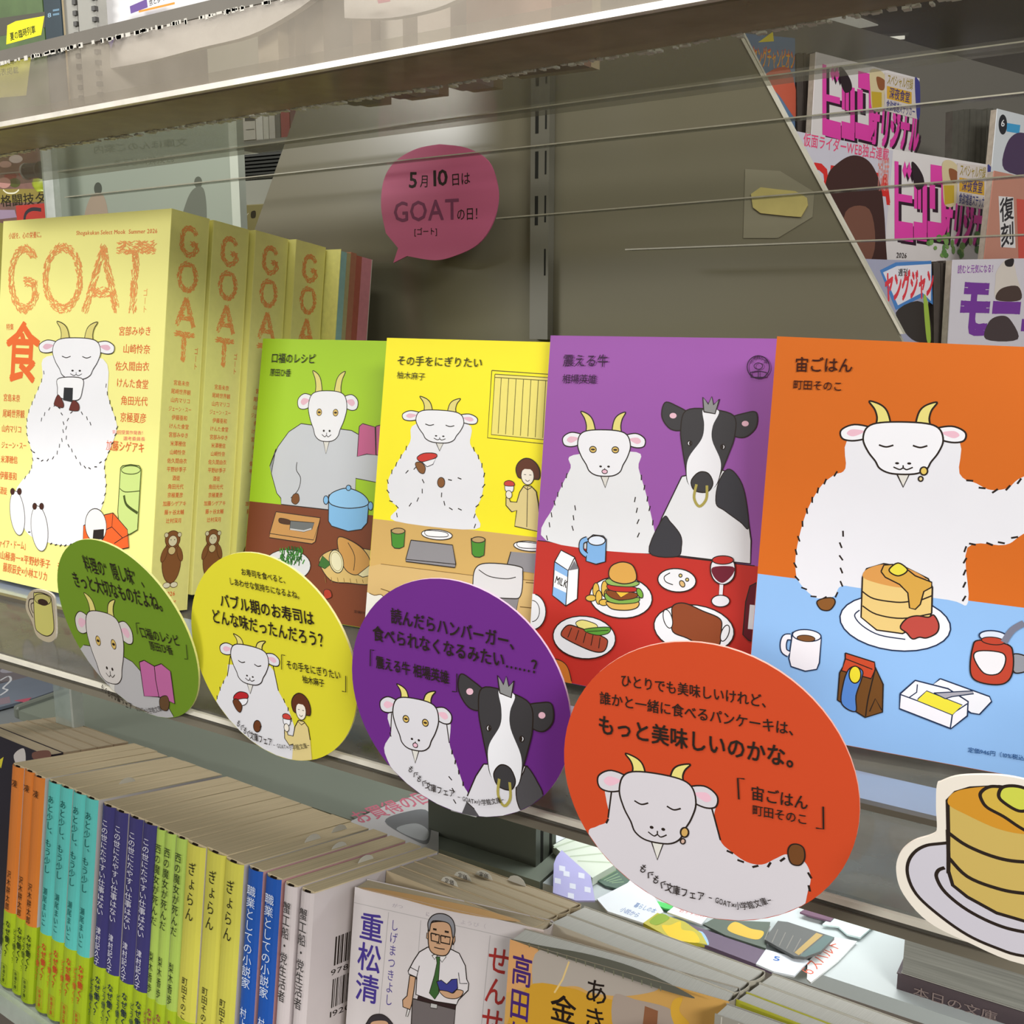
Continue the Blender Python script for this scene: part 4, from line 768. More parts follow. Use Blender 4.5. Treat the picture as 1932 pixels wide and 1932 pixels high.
def on_up(px, py, dy): return at(px, py, 1, 300 + dy)
UZ = .2
def standing(name, label, px0, px1, dy, depth, height, mats, yaw=0, z0=None, cat='book', tilt=0):
    a, b = on_up(px0, 60, dy), on_up(px1, 60, dy); z = 83 - (-300 - a.x)*.026 + UZ if z0 is None else z0
    fr = frame(a.x, 300 + dy, z, yaw); T = thing(name, label, cat, fr); return T, fr, b.x - a.x
WHT = M((216, 214, 214), .5, .35)
T, fr, w_ = standing('train_magazine', 'magazine with green field photo and yellow tag, top left corner', -130, 84, 12, 5, 200, None)
box('front_cover', 0, w_, 0, 1, 0, 190, M((74, 96, 52), .4, .4, noise=.9, scale=55), T); box('page_block', .3, w_ - .3, 1.1, 10, .5, 189, PAGE_Y, T)
A = Art(fr, 1, 0, -1); A.poly([(-40, 40), (85, 22), (85, 52), (-40, 76)], (86, 84, 74)); A.poly([(12, 84), (14, 48), (30, 40), (84, 30), (78, 66)], (236, 226, 42)); A.text('夏の臨時列車', (20, 77), (68, 62), 14, '2c3a10', .02); A.poly([(-60, 190), (-60, 102), (60, 100), (50, 180)], (205, 206, 90)); A.text('臨時列車', (-20, 128), (32, 120), 12, (120, 120, 60))  # lower yellow patch and its writing paint the tag's mirrored double
A.text('時刻表掲載', (-20, 146), (36, 138), 12, (120, 120, 60)); A.build('cover_print', T)
T, fr, w_ = standing('navy_book', 'dark teal book beside the green field magazine', 86, 118, 12, 30, 200, None)
box('spine_cover', 0, w_, 0, .6, 0, 190, M((22, 44, 54), .4, .4, noise=.4, scale=60), T); box('page_block', .6, w_ - .6, .7, 60, .4, 188, PAGE_X, T)
A = Art(fr, 1, 0, -1); A.text('8', (90, 34), (98, 33), 10, (150, 180, 200)); A.line([(100, 20), (112, 18)], (110, 140, 160), .8); A.line([(100, 28), (112, 26)], (110, 140, 160), .8); A.build('spine_print', T)
for n_i, (a_, b_, lab) in enumerate(((120, 148, 'grey spiral notebook leaning beside the teal book'), (150, 184, 'second grey spiral notebook, left of the white booklet'))):
    T, fr, w_ = standing('spiral_notebook', lab, a_, b_, 14, 60, 180, None, cat='notebook')
    box('cover', 0, w_, 0, .5, 0, 175, M((160, 158, 150), .6, .3, noise=.1), T); box('page_block', .2, w_ - .4, .6, 60, 1, 174, M((176, 174, 166), .7, .3, noise=.15, scale=200), T)
    vs, fs = [], []
    for i in range(40):
        v, f = boxdata(w_ - 1.8, w_ + .3, -.9, .9, 2 + i*4.2, 3.8 + i*4.2, len(vs)); vs += v; fs += f
    o = mesh('spiral_binding', vs, fs, M((66, 64, 60), .4, .5), T); o['kind'] = 'stuff'
def booklet(label, foot, name, marks):
    """white booklet standing on the shelf, its foot curling back"""
    y = 318; L = smoothpts([(p.x, p.y + i*4.5, p.z) and (p.x, p.z) for i, p in enumerate([at(*q, 1, y) for q in foot])], False, 4); x0, z0 = L[0]; fr = frame(x0, y, z0)
    T = thing(name, label, 'booklet', fr); n = len(L)
    vs = [(u - x0, i*1.2, v - z0) for i, (u, v) in enumerate(L)] + [(u - x0, i*1.2, 120) for i, (u, v) in enumerate(L)]
    vs += [(x_, y_ + 3.2, z_) for x_, y_, z_ in vs]
    fs = [(i, i + 1, n + i + 1, n + i) for i in range(n - 1)] + [(2*n + i, 3*n + i, 3*n + i + 1, 2*n + i + 1) for i in range(n - 1)] + [(i, 2*n + i, 2*n + i + 1, i + 1) for i in range(n - 1)] + [(0, n, 3*n, 2*n)]
    mesh('paper_sheets', vs, fs, WHT, T); A = Art(fr, 1, -.3, -1); marks(A)
    if A.vs: A.build('cover_print', T)
def mk(A):
    A.poly([(245, 12), (277, -2), (279, 14), (247, 26)], (110, 84, 150)); A.text('京と歩く', (282, 12), (312, 0), 11, '3a3a3a', .02); A.line([(262, 22), (330, 6)], (220, 150, 60), .8)
    A.poly([(198, 62), (222, 55), (210, 92)], (150, 138, 190)); A.text('11', (205, 72), (216, 70), 9, (220, 216, 230)); A.text('乗家の', (232, 70), (276, 56), 10, (180, 176, 184))  # pale lower marks paint the print's mirror image
booklet('white booklet with purple print standing over the front mook', [(178, 133), (260, 112), (340, 82), (420, 52), (482, 4), (520, -40)], 'white_booklet', mk)  # sloping foot is shaped after the booklet's own reflection under the band
def mk2(A): A.poly([(712, 0), (735, -6), (737, 3), (714, 7)], (220, 130, 160))
booklet('white booklet with curling foot at the top edge, right of the cream binders', [(650, 34), (720, 28), (790, 4), (840, -30)], 'curled_booklet', mk2)
cr = M((178, 170, 152), .7, .3, noise=.08)
for (a_, b_, dy, dd, col, lab) in ((486, 524, 40, 60, (176, 168, 150), 'cream binder on the upper shelf, right of the purple print booklet'), (530, 556, 46, 60, (150, 140, 124), 'brownish binder on the upper shelf, in the middle of three'), (560, 610, 52, 60, (168, 158, 142), 'wide greyish binder on the upper shelf, left of the curling booklet'),
                                   (665, 700, 58, 50, (128, 112, 96), 'brown box standing behind the curling booklet'), (706, 760, 64, 40, (206, 202, 196), 'white boxed set on the upper shelf'), (788, 850, 60, 50, (214, 206, 200), 'pale pink box at the right of the white boxed set'),
                                   (880, 1040, 50, 50, (150, 116, 100), 'long reddish brown book spine resting high on the upper shelf')):
    T, fr, w_ = standing('shelf_binder', lab, a_, b_, dy, 50, 170, None)
    box('cover', 0, w_, 0, dd*.6, 0, 165, M(col, .6, .3, noise=.1, scale=30), T); box('page_block', .6, w_ - .6, .5 + dd*.6, dd*.6 + 8, .6, 160, PAGE_X, T)

# ------------------------------------------------------------------ lower row of pocket books
RF = frame(-638, 371, -452, -7, 9.9, -3.1)
T = thing('lower_tray', 'pale tray under the row of pocket books', 'tray', sub(RF, -200, -6, -3.2))
box('tray_base', 0, 900, 0, 100, -6, 0, M((190, 200, 186), .3, .5, noise=.05), T); box('tray_lip', 0, 900, -5, -1, -6, 6, clear('tray_clear', (.8, .86, .8), 1, .06, (.7, .74, .68), .4), T)
OBI = (164, 186, 34)
KINDS = {
 'orange': ((212, 122, 48), '凍', (9, 14.5), '沢木耕太郎', (70, 97), '2a1e16', '26321a', 'orange pocket book'),
 'teal': ((92, 190, 182), 'あと少し、もう少し', (8.5, 59), '瀬尾まいこ', (68, 93), '0f5a55', 'd0442c', 'turquoise pocket book'),
 'navy': ((60, 56, 112), 'この世にたやすい仕事はない', (8.5, 67), '津村記久子', (74, 97.5), 'e4e2ee', '1f2a44', 'dark violet blue pocket book'),
 'lime': ((170, 196, 90), '西の魔女が死んだ', (8.5, 56), '梨木香歩', (71, 95), '24301a', '9a3050', 'pale green pocket book'),
 'yellow': ((208, 202, 84), 'ぎょらん', (9.5, 43), '町田そのこ', (74, 98), '24221a', '1f3022', 'mustard yellow pocket book'),
 'blue': ((30, 84, 170), '職業としての小説家', (8.5, 63), '村上春樹', (73, 97), 'dfe8f6', '1f2a44', 'bright blue pocket book'),
 'white': ((206, 196, 196), '蟹工船・党生活者', (8.5, 60), '小林多喜二', (74, 98), '33302e', '33302e', 'white pocket book')}
ROWB = [('orange', 0, 15.5), ('orange', 16, 14), ('orange', 30.6, 14.2), ('teal', 49.5, 14.6), ('teal', 64.6, 14.6), ('teal', 79.6, 14.6), ('teal', 94.6, 14.4), ('navy', 111.2, 14), ('navy', 125.5, 14.2), ('navy', 140.2, 14.6), ('navy', 155.4, 14.2),
        ('lime', 170, 9.4), ('lime', 179.7, 9.8), ('lime', 189.8, 10.6), ('yellow', 201, 17.6), ('yellow', 219.2, 17.8), ('yellow', 237.4, 16.2), ('blue', 257.2, 12.2), ('blue', 271.8, 12.4), ('white', 287.6, 9.8), ('white', 299.6, 10)]
ROWB = [(k, x*.965 + (3.3 if x > 110 else 0), t*.965) for k, x, t in ROWB]
ordw = ['leftmost', 'second', 'third', 'fourth']; cnt = {}; tot = {}
for k, _, _ in ROWB: tot[k] = tot.get(k, 0) + 1
proto = {}
for k, x, t in ROWB:
    col, ti, (t0, t1), au, (u0, u1), ink, oink, lab = KINDS[k]; i = cnt.get(k, 0); cnt[k] = i + 1
    pos = ('rightmost' if i == tot[k] - 1 else ordw[i]); fr = sub(RF, x, random.uniform(-.8, .8), random.uniform(-.4, .4))
    mats = [M(col, .4, .4), M(col, .4, .4), M((200, 150, 150) if k == 'blue' else ((196, 188, 184) if k != 'white' else col), .5, .3)]
    T = paper_book('pocket_book', '%s, %s of its %s in the lower row' % (lab, pos, {2: 'two', 3: 'three', 4: 'four'}[tot[k]]), 'book', fr, 105*.87, t, 148, mats, 'pocket books spine out in the lower row', obi=M(OBI, .4, .4), bulge=1.5)
    A = Art(fr, 1, -1.65, -1); A.px = False; c = t/2; w = min(t*.62, 7.4)
    A.vtext(ti, (c + .3, 148 - t0), (c + .3, 148 - t1), w if k != 'lime' else 6.2, ink, .005); A.vtext(au, (c, 148 - u0), (c, 148 - u1), w*.72, ink, .004)
    A.lv = 34 if k != 'x' else 0
    A.vtext('なぜ働く？', (c + t*.2, 45), (c + t*.2, 20), min(6.4, t*.5), oink, .014); A.vtext('どう働く？', (c - t*.26, 42), (c - t*.26, 18), min(4.2, t*.32), oink, .008)
    A.poly([(c - t*.18, 15), (c + t*.3, 15), (c + t*.3, 2.5), (c - t*.18, 2.5)], None, line=oink, w=.3); A.vtext('新潮文庫', (c + t*.06, 14.4), (c + t*.06, 3), min(3.6, t*.3), oink, .005)
    A.build('spine_print', T)
    if k == 'white' and i == 1:
        B = Art(fr, 0, t, 1); B.px = False; random.seed(11); x_ = 18
        for (z0, dig) in ((106, '9784101'), (84, '1920193')):
            x_ = 17
            while x_ < 46:
                w_ = random.choice((.35, .5, .8, 1.1)); B.poly([(x_, z0), (x_ + w_, z0), (x_ + w_, z0 + 15), (x_, z0 + 15)], INK); B.lv -= 1; x_ += w_ + random.choice((.4, .6, .9))
            B.text(dig, (15, z0 - 5), (42, z0 - 5), 3.6, INK)
        B.text('ISBN978-4-10', (14, 62), (38, 62), 2.8, INK, .004); B.text('C0193 ¥630E', (14, 55), (38, 55), 2.8, INK, .004); B.text('定価：本体', (14, 48), (36, 48), 3.2, INK, .004); B.build('back_print', T); random.seed(5)
def face_out(label, x, y, yaw, w, t, col, pages=PAGE_Y, z=0, grp=None, spine=None, back=None, h=148, inset=.4):
    """pocket book seen from the front: boards along x, thickness along y, spine at the right end"""
    fr = sub(RF, x, y, z, yaw); T = thing('pocket_book', label, 'book', fr, grp); m = M(col, .4, .4)
    o = cover_u('cover', w, t, h, 0, h, [m, M(spine or col, .4, .4), M(back or col, .4, .4)], T, 1.0); o.matrix_local = Matrix.Translation(V((w, 0, 0))*S) @ Matrix.Rotation(pi/2, 4, 'Z')
    box('page_block', .6, w - 1.8, .5, t - .5, .4, h - inset, pages, T)
    return T, fr
# face-out stacks behind and beside the spine row
PALE, GREYC = (186, 176, 156), (168, 166, 156)
for i, (y, t) in enumerate(((27, 12.6), (40, 12.6), (53, 12.4), (65.8, 12.4), (78.5, 12))):
    T, fr = face_out('face-out pocket book left of the orange spines, %s from the front' % ['first', 'second', 'third', 'fourth', 'fifth'][i], -107, y, 0, 102, t, (34, 30, 44) if i == 0 else (178, 160, 130), grp='face-out books at the left end')
    if i == 0:
        A = Art(fr, 1, 0, -1); A.poly([(26, 1425), (45, 1412), (48, 1440), (36, 1450)], (206, 200, 196), True); A.poly([(62, 1420), (92, 1416), (94, 1432), (66, 1434)], (120, 84, 74), True); A.poly([(-4, 1436), (7, 1428), (2, 1450)], (220, 206, 60)); A.build('cover_print', T)
for i, (y, t) in enumerate(((50, 10.5), (61, 10.5), (72, 10), (82.4, 9))):
    face_out('cream topped book behind the teacher cover book, %s from the front' % ['first', 'second', 'third', 'fourth'][i], 303.5, y, 0, 98, t, (190, 172, 140), grp='stack behind the teacher cover book')
for i, (y, t) in enumerate(((61, 14.4), (76, 14.6))):
    face_out('pale book behind the golden cover book, %s' % ('nearer one' if i == 0 else 'rear one'), 403.5, y, 0, 99, t, (186, 180, 164), PAGE_W, grp='stack behind the golden cover book')
for i, (y, t, c_) in enumerate(((56, 9.5, (174, 172, 52)), (66, 12, (188, 184, 170)), (78.5, 12.5, (180, 176, 162)))):
    face_out(['book with olive yellow cover at the lower right', 'pale book right behind the olive yellow one', 'rearmost pale book at the lower right corner'][i], 505, y, 0, 104, t, c_, PAGE_W, grp='stack at the lower right')
T, fr = face_out('grey book with fine vertical lines before the olive yellow one', 504.5, 38, 4, 104, 12, (150, 146, 138), PAGE_W)
A = Art(fr, 1, 0, -1); A.px = False
for i in range(14): A.line([(3 + i*7.5, 1), (3 + i*7.5, 147.5)], (196, 192, 184), .5)
A.build('cover_print', T)
T, fr = face_out('yellow gridded cover book at the bottom edge, lower right', 494, 14, 6, 104, 12, (190, 190, 60), PAGE_W, z=-6)
A = Art(fr, 1, 0, -1); A.px = False
for i in range(12): A.line([(3 + i*8, 1), (3 + i*8, 147)], (120, 126, 50), .4)
for i in range(4): A.line([(1, 146 - i*8), (103, 146 - i*8)], (120, 126, 50), .4)
A.build('cover_print', T)
# teacher cover
r3 = K(600, 1550, 3.864); TC = (214, 206, 206)
T, fr = face_out('off-white pocket book showing a man in glasses, facing out', 309.4, 21.6, 17, 103, 13, TC, PAGE_Y, spine=(200, 192, 190))
A = Art(fr, 1, 0, -1, Rect(0, 103, 0, 148)); gl = (178, 172, 172)
for p, q in (((262, 590), (1500, 870)), ((240, 880), (1450, 1200)), ((210, 1140), (1400, 1430)), ((180, 1380), (1300, 1640))): A.line(r3(p, q), gl, .3)
for p, q in (((280, 600), (190, 1480)), ((515, 660), (440, 1480)), ((750, 720), (690, 1500)), ((1000, 770), (950, 1500)), ((1255, 830), (1190, 1500))): A.line(r3(p, q), gl, .3)
pc = (72, 56, 140); A.vtext('重松清', *r3((398, 660), (352, 1325)), 46, pc, .014); A.vtext('しげまつきよし', *r3((562, 712), (512, 1345)), 15, pc, .005)
A.text('がつ', *r3((540, 622), (622, 638)), 7, (170, 160, 170), .004); A.text('ようび（', *r3((1035, 745), (1225, 780)), 8, (190, 180, 186), .004); A.text('に', *r3((785, 688), (815, 694)), 8, (160, 150, 160), .004)
A.vtext('せんせい', *r3((1330, 900), (1235, 1790)), 42, (170, 52, 48), .014)
sk = (202, 160, 126)
A.poly(r3((690, 1290), (1005, 1350), (990, 1500), (1000, 1700), (640, 1700), (680, 1480)), (112, 104, 104), False, INK, .5); A.poly(r3((735, 1260), (1010, 1335), (1000, 1370), (722, 1300)), (52, 36, 36), False, INK, .4); A.poly(r3((822, 1322), (870, 1332), (868, 1364), (820, 1356)), (190, 188, 186), False, INK, .4)
A.poly(r3((670, 1120), (712, 1135), (700, 1230), (685, 1330), (672, 1370), (620, 1350), (618, 1300), (650, 1270)), sk, False, INK, .5)
A.poly(r3((800, 915), (740, 950), (700, 1010), (658, 1090), (662, 1110), (722, 1135), (715, 1260), (850, 1310), (1010, 1335), (1025, 1300), (1095, 1230), (1100, 1180), (1085, 1150), (1075, 1050), (1030, 960), (970, 930)), (222, 216, 218), False, INK, .55)
A.line(r3((672, 1060), (728, 1090)), INK, .4); A.line(r3((740, 1050), (716, 1150)), INK, .4); A.line(r3((1025, 1100), (1035, 1180), (1090, 1180)), INK, .4)
A.poly(r3((832, 975), (850, 1005), (868, 975), (905, 1025), (935, 985), (900, 950)), (226, 222, 222), False, INK, .4); A.poly(r3((862, 985), (890, 985), (888, 1030), (880, 1150), (882, 1250), (852, 1295), (812, 1250), (850, 1120), (868, 1030)), (62, 98, 52), False, INK, .35)
A.poly(r3((808, 860), (792, 850), (795, 810), (810, 815)), sk, False, INK, .4); A.poly(r3((985, 900), (1000, 870), (1000, 835), (985, 840)), sk, False, INK, .4)
A.poly(r3((822, 740), (805, 840), (812, 920), (840, 960), (900, 978), (945, 965), (975, 900), (990, 800), (960, 735)), sk, True, INK, .55)
A.poly(r3((812, 800), (802, 740), (830, 690), (880, 670), (940, 680), (985, 720), (1000, 790), (985, 850), (970, 770), (940, 735), (860, 722), (828, 735)), (140, 140, 146), True, INK, .5)
for a_, b_ in ((825, 885), (895, 965)): A.poly(r3((a_, 812 + (a_ - 825)*.25), (b_, 826 + (a_ - 825)*.25), (b_ - 4, 880 + (a_ - 825)*.2), (a_ + 2, 866 + (a_ - 825)*.2)), None, line=INK, w=.75)
A.ell(r3((860, 828))[0], 1.2, 1.2, INK); A.ell(r3((928, 845))[0], 1.2, 1.2, INK); A.line(r3((840, 782), (866, 788)), INK, 1.); A.line(r3((925, 800), (955, 806)), INK, 1.); A.line(r3((865, 885), (895, 890)), INK, .4); A.line(r3((848, 915), (885, 925), (925, 930)), INK, .5)
A.poly(r3((866, 1165), (900, 1155), (940, 1185), (975, 1150), (1015, 1145), (1020, 1215), (975, 1255), (940, 1240), (890, 1235)), (62, 64, 140), False, INK, .45); A.poly(r3((885, 1232), (940, 1235), (985, 1250), (1015, 1225), (1060, 1235), (1045, 1270), (1000, 1290), (930, 1280)), sk, True, INK, .4)
A.poly(r3((672, 1370), (655, 1420), (642, 1420), (655, 1365)), (224, 220, 218), False, INK, .35)
A.poly(r3((360, 1460), (400, 1412), (470, 1405), (530, 1450), (540, 1500), (360, 1500)), (58, 52, 56), True, INK, .4); A.poly(r3((395, 1460), (500, 1455), (510, 1520), (390, 1520)), sk, True)
A.build('cover_print', T)
A = Art(fr, 2, 147.9, 1); A.poly(r3((300, 486), (500, 500), (900, 575), (1200, 640), (1480, 728), (1250, 705), (900, 640), (600, 560)), (214, 168, 112), True); A.build('inner_flap', T)
# golden cover
r4 = K(900, 1550, 3.22); GO = (206, 160, 88)
T, fr = face_out('golden illustrated pocket book facing out, bottom centre right', 402.8, 31.2, 11.5, 104, 15.5, GO, PAGE_W, spine=(160, 152, 138))
A = Art(fr, 1, 0, -1, Rect(0, 103, 0, 148))
A.poly(r4((200, 715), (370, 770), (360, 900), (300, 1000), (150, 1050)), (214, 160, 104)); A.poly(r4((380, 780), (700, 870), (1000, 960), (1100, 1020), (900, 1060), (700, 1040), (600, 1000), (430, 1010), (340, 990)), (176, 166, 156), True)
A.poly(r4((300, 1010), (560, 1010), (700, 1060), (850, 1100), (880, 1240), (900, 1400), (200, 1400)), (204, 154, 48), True); A.poly(r4((830, 1060), (960, 1080), (1190, 1150), (1180, 1300), (860, 1300)), (168, 152, 140), True); A.poly(r4((1190, 1090), (1250, 1070), (1230, 1150), (1290, 1230), (1240, 1300), (1180, 1180)), (216, 168, 60), True)
A.poly(r4((1020, 1120), (1100, 1150), (1090, 1300), (1000, 1300)), (140, 92, 64)); A.line(r4((560, 850), (520, 960), (470, 1040)), (226, 196, 132), .8)
pg = (70, 40, 110); A.vtext('高田郁', *r4((280, 800), (240, 1420)), 40, pg, .014); A.vtext('金', *r4((528, 1050), (520, 1230)), 50, (34, 24, 20), .014); A.vtext('あきない', *r4((730, 950), (690, 1620)), 46, (34, 24, 20), .008)
A.build('cover_print', T)
A = Art(fr, 2, 147.9, 1)
A.poly(r4((205, 716), (380, 752), (700, 812), (1000, 905), (1320, 1068), (1180, 1040), (900, 948), (700, 882), (500, 818)), (86, 82, 62), True)
for i in range(15): A.line(r4((316 + i*57, 735 + i*19 - 0), (318 + i*57, 765 + i*19)), (120, 116, 84), .5)
T2 = T; A.build('liner_grid', T)
# price slips sticking out of the books
SLIPS = ['from the pages behind the white spines, left one', 'beside the teacher cover book, nearest the barcode', 'behind the teacher cover book, leftmost of three in a row', 'behind the teacher cover book, middle of three in a row', 'behind the teacher cover book, right of three in a row', 'behind the teacher cover book, near the slotted post', 'from the page tops behind the turquoise spines', 'from the page tops behind the blue spines', 'at the back, right of the blue spines']
for i, (px, py) in enumerate(((640, 1600), (690, 1625), (848, 1667), (873, 1657), (913, 1655), (975, 1665), (240, 1477), (590, 1585), (640, 1567))):
    d = RF.inverted(); dr = d.to_3x3() @ ray(px, py); o_ = d @ EYE; k_ = (148.0*S - o_.z)/dr.z; q = (o_ + dr*k_)/S
    along = 90 if q.x < 300 else 0; fr = sub(RF, q.x, q.y, 146.5, along)
    T = thing('price_slip', 'white paper slip sticking up ' + SLIPS[i], 'slip', fr, 'paper slips between the page edges')
    prism('slip_paper', [(-6, -10), (6, -10), (6, 1.5), (4.5, 3.6), (2.4, 4.6), (0, 5), (-2.4, 4.6), (-4.5, 3.6), (-6, 1.5)], -.12, .12, M((196, 192, 180), .7, .2), T)
    if i in (2, 3, 4): A = Art(fr, 1, -.12, -1); A.px = False; A.text('定価', (-3.2, 1.2), (3.2, 1.2), 2.6, INK); A.line([(-3.6, .4), (3.6, .4)], INK, .4); A.build('slip_print', T)

# ------------------------------------------------------------------ rear lower counter
zb = -330; a = at(60, 1333, 2, zb)
GG = M((136, 144, 130), .32, .5, noise=.04, scale=6)
T = thing('rear_counter', 'grey green counter behind the pocket books', 'counter', frame(-780, 468, zb)); xr = at(1040, 1600, 1, 505).x
box('counter_top', 0, xr + 780, 24, 560, -8, 0, GG, T); box('rounded_rim', -9, 0, 24, 560, -9, 3, M((120, 126, 116), .3, .5), T, 3)
T = thing('bright_counter', 'brightly lit white counter holding leaflets at the lower right', 'counter', frame(xr + 2, 492, zb))
box('counter_top', 0, 420, 0, 430, -8, 0, M((198, 206, 206), .35, .4, noise=.02), T)
def flat(name, label, pts, col, h, cat='leaflet', t=1., art=None):
    z0 = zb + h; L = [at(*p, 2, z0 + t) for p in pts]; cx = sum(p.x for p in L)/len(L); cy = sum(p.y for p in L)/len(L); fr = frame(cx, cy, z0)
    T = thing(name, label, cat, fr); prism('paper_sheet', [(p.x - cx, p.y - cy) for p in L], 0, t, M(col, .45, .35, noise=.04), T, axis=2)
    if art: A = Art(fr, 2, t, 1); art(A); A.build('sheet_print', T)
s5, s6 = K(1020, 1540, 6.0375), K(1300, 1640, 4.83); s7 = K(400, 1300, 2.76)
flat('magazine', 'magazine with pink heading on the grey green counter', s7((715, 690), (900, 610), (1080, 545), (1180, 560), (1180, 900), (1000, 860)), (212, 210, 210), .5, 'magazine', 2, lambda A: (A.text('お買得の回', *s7((770, 705), (1170, 580)), 24, (216, 120, 140), .014), A.poly(s7((900, 690), (1010, 640), (1128, 640), (1128, 800), (1040, 780)), (128, 130, 132), True), A.poly(s7((960, 730), (1060, 700), (1128, 740), (1100, 790)), (190, 194, 196), True)))
flat('ruled_booklet', 'pale booklet with faint green bands by the slotted post', s5((140, 330), (510, 130), (860, 545), (590, 700), (380, 540)), (224, 232, 216), .5, t=5, art=lambda A: [A.line(s5((150 + i*90, 420 + i*50 - 60), (600 + i*80, 200 + i*110)), (196, 208, 184), 1.6) for i in range(4)])
flat('inky_leaflet', 'white leaflet with dark brush marks, leaning by the post top', s5((140, 10), (300, 30), (510, 125), (140, 320)), (236, 240, 244), .4, art=lambda A: [A.line(s5((160 + i*38, 60 + (i % 3)*30), (215 + i*34, 100 + (i % 2)*45)), (70, 84, 90), 1.2) for i in range(6)])
flat('lilac_chart', 'lilac chart sheet beside the slotted post', s5((150, 540), (180, 460), (240, 385), (570, 680), (620, 960), (400, 960), (140, 870)), (186, 182, 232), 6, art=lambda A: [A.poly(s5((x, y), (x + 70, y + 15), (x + 70, y + 75), (x, y + 60)), (232, 234, 248)) for x, y in ((160, 700), (330, 760), (500, 800), (260, 620), (430, 640), (310, 870), (210, 560))])
flat('green_leaflet', 'dark green leaflet with pale writing on the bright counter', s5((605, 705), (870, 555), (1040, 700), (990, 780), (890, 825), (740, 790)), (92, 116, 102), .6, art=lambda A: [A.line(s5((690 + i*30, 720 + i*10 - 0), (860 + i*22, 620 + i*32)), (150, 176, 140), .7) for i in range(5)])
flat('white_leaflet', 'blank white leaflet in front of the dark green one', s5((990, 760), (1040, 705), (1240, 830), (1400, 1090), (1170, 1215), (760, 1080), (640, 940)), (238, 242, 246), 2, art=lambda A: (A.text('暮らしの本', *s5((1050, 1030), (1290, 1110)), 9, (120, 150, 200)), A.text('小説から', *s5((890, 1080), (1100, 1160)), 9, (120, 150, 200))))
flat('green_strip', 'bright green paper strip behind the white leaflets', s5((1200, 960), (1260, 950), (1510, 1010), (1490, 1060), (1420, 1050)), (92, 214, 110), 1)
flat('autumn_cover', 'magazine cover with yellow leaves, half hidden by the book tops', s5((1170, 1215), (1330, 1100), (1640, 1200), (1830, 1330), (1900, 1460), (1500, 1400)), (196, 186, 60), 1.2, 'magazine', 2, art=lambda A: (A.poly(s5((1380, 1250), (1480, 1240), (1590, 1200), (1610, 1290), (1750, 1320), (1800, 1440), (1500, 1390)), (244, 206, 60), True), A.poly(s5((1240, 1200), (1360, 1110), (1470, 1160), (1330, 1240)), (150, 176, 64), True)))
flat('memo_sheet', 'white memo sheet with pink writing near the autumn cover', s5((1440, 1090), (1550, 1005), (1930, 1115), (1830, 1230)), (238, 240, 242), 3.2, art=lambda A: A.text('おすすめの', *s5((1570, 1090), (1860, 1160)), 8, (226, 150, 150)))
flat('plum_magazine', 'plum coloured magazine with a blue corner on the bright counter', s6((0, 500), (690, 740), (770, 930), (600, 860), (180, 700), (0, 640)), (104, 86, 110), .8, 'magazine', 2, art=lambda A: A.poly(s6((0, 580), (120, 570), (180, 690), (60, 660)), (168, 204, 240), True))
flat('photo_sheet', 'sheet with a yellow hand shape under the orange card', s6((130, 500), (240, 440), (480, 470), (740, 480), (700, 720), (330, 600)), (92, 104, 92), 2.6, art=lambda A: A.poly(s6((350, 550), (420, 480), (560, 540), (680, 570), (630, 640), (480, 610)), (222, 186, 80), True))
flat('checked_brochure', 'grey checked brochure with a tan band under the orange card', s6((730, 580), (810, 470), (900, 480), (1325, 620), (1200, 750), (1050, 800), (960, 790), (690, 640)), (96, 98, 96), 4, 'brochure', 1.5, art=lambda A: ([A.line(s6((740 + i*70, 520 + i*28), (690 + i*66, 640 + i*28)), (136, 134, 128), .5) for i in range(6)] + [A.poly(s6((960, 760), (1000, 785), (1220, 600), (1160, 580)), (186, 160, 104)), A.poly(s6((1010, 790), (1060, 800), (1200, 745), (1325, 620), (1240, 600)), (104, 124, 122))]))
flat('blue_note', 'white note with a blue letter at the lower right', s6((610, 860), (700, 730), (960, 800), (1090, 830), (960, 970), (770, 930)), (232, 238, 246), 2.2, art=lambda A: A.text('5', *s6((760, 830), (830, 845)), 10, (70, 120, 200), .02))
flat('red_note', 'white note with red handwriting beside the plain counter area', s6((1080, 850), (1180, 740), (1330, 620), (1530, 655), (1360, 830), (1110, 1030), (1075, 1000)), (238, 240, 240), .6, art=lambda A: A.text('６スパルド', *s6((1110, 985), (1400, 690)), 16, (226, 110, 86), .008))
flat('plum_leaflet', 'plum leaflet with white writing, tucked behind the orange card', s6((1010, 390), (1190, 280), (1410, 345), (1290, 470), (1100, 420)), (108, 78, 98), 2, art=lambda A: A.text('ペパパ', *s6((1120, 385), (1240, 320)), 9, (226, 220, 226)))
flat('mint_leaflet', 'pale mint leaflet at the foot of the shelf edge', s6((1215, 500), (1400, 350), (1750, 455), (1560, 620), (1440, 590), (1360, 520)), (222, 240, 238), 1.2)
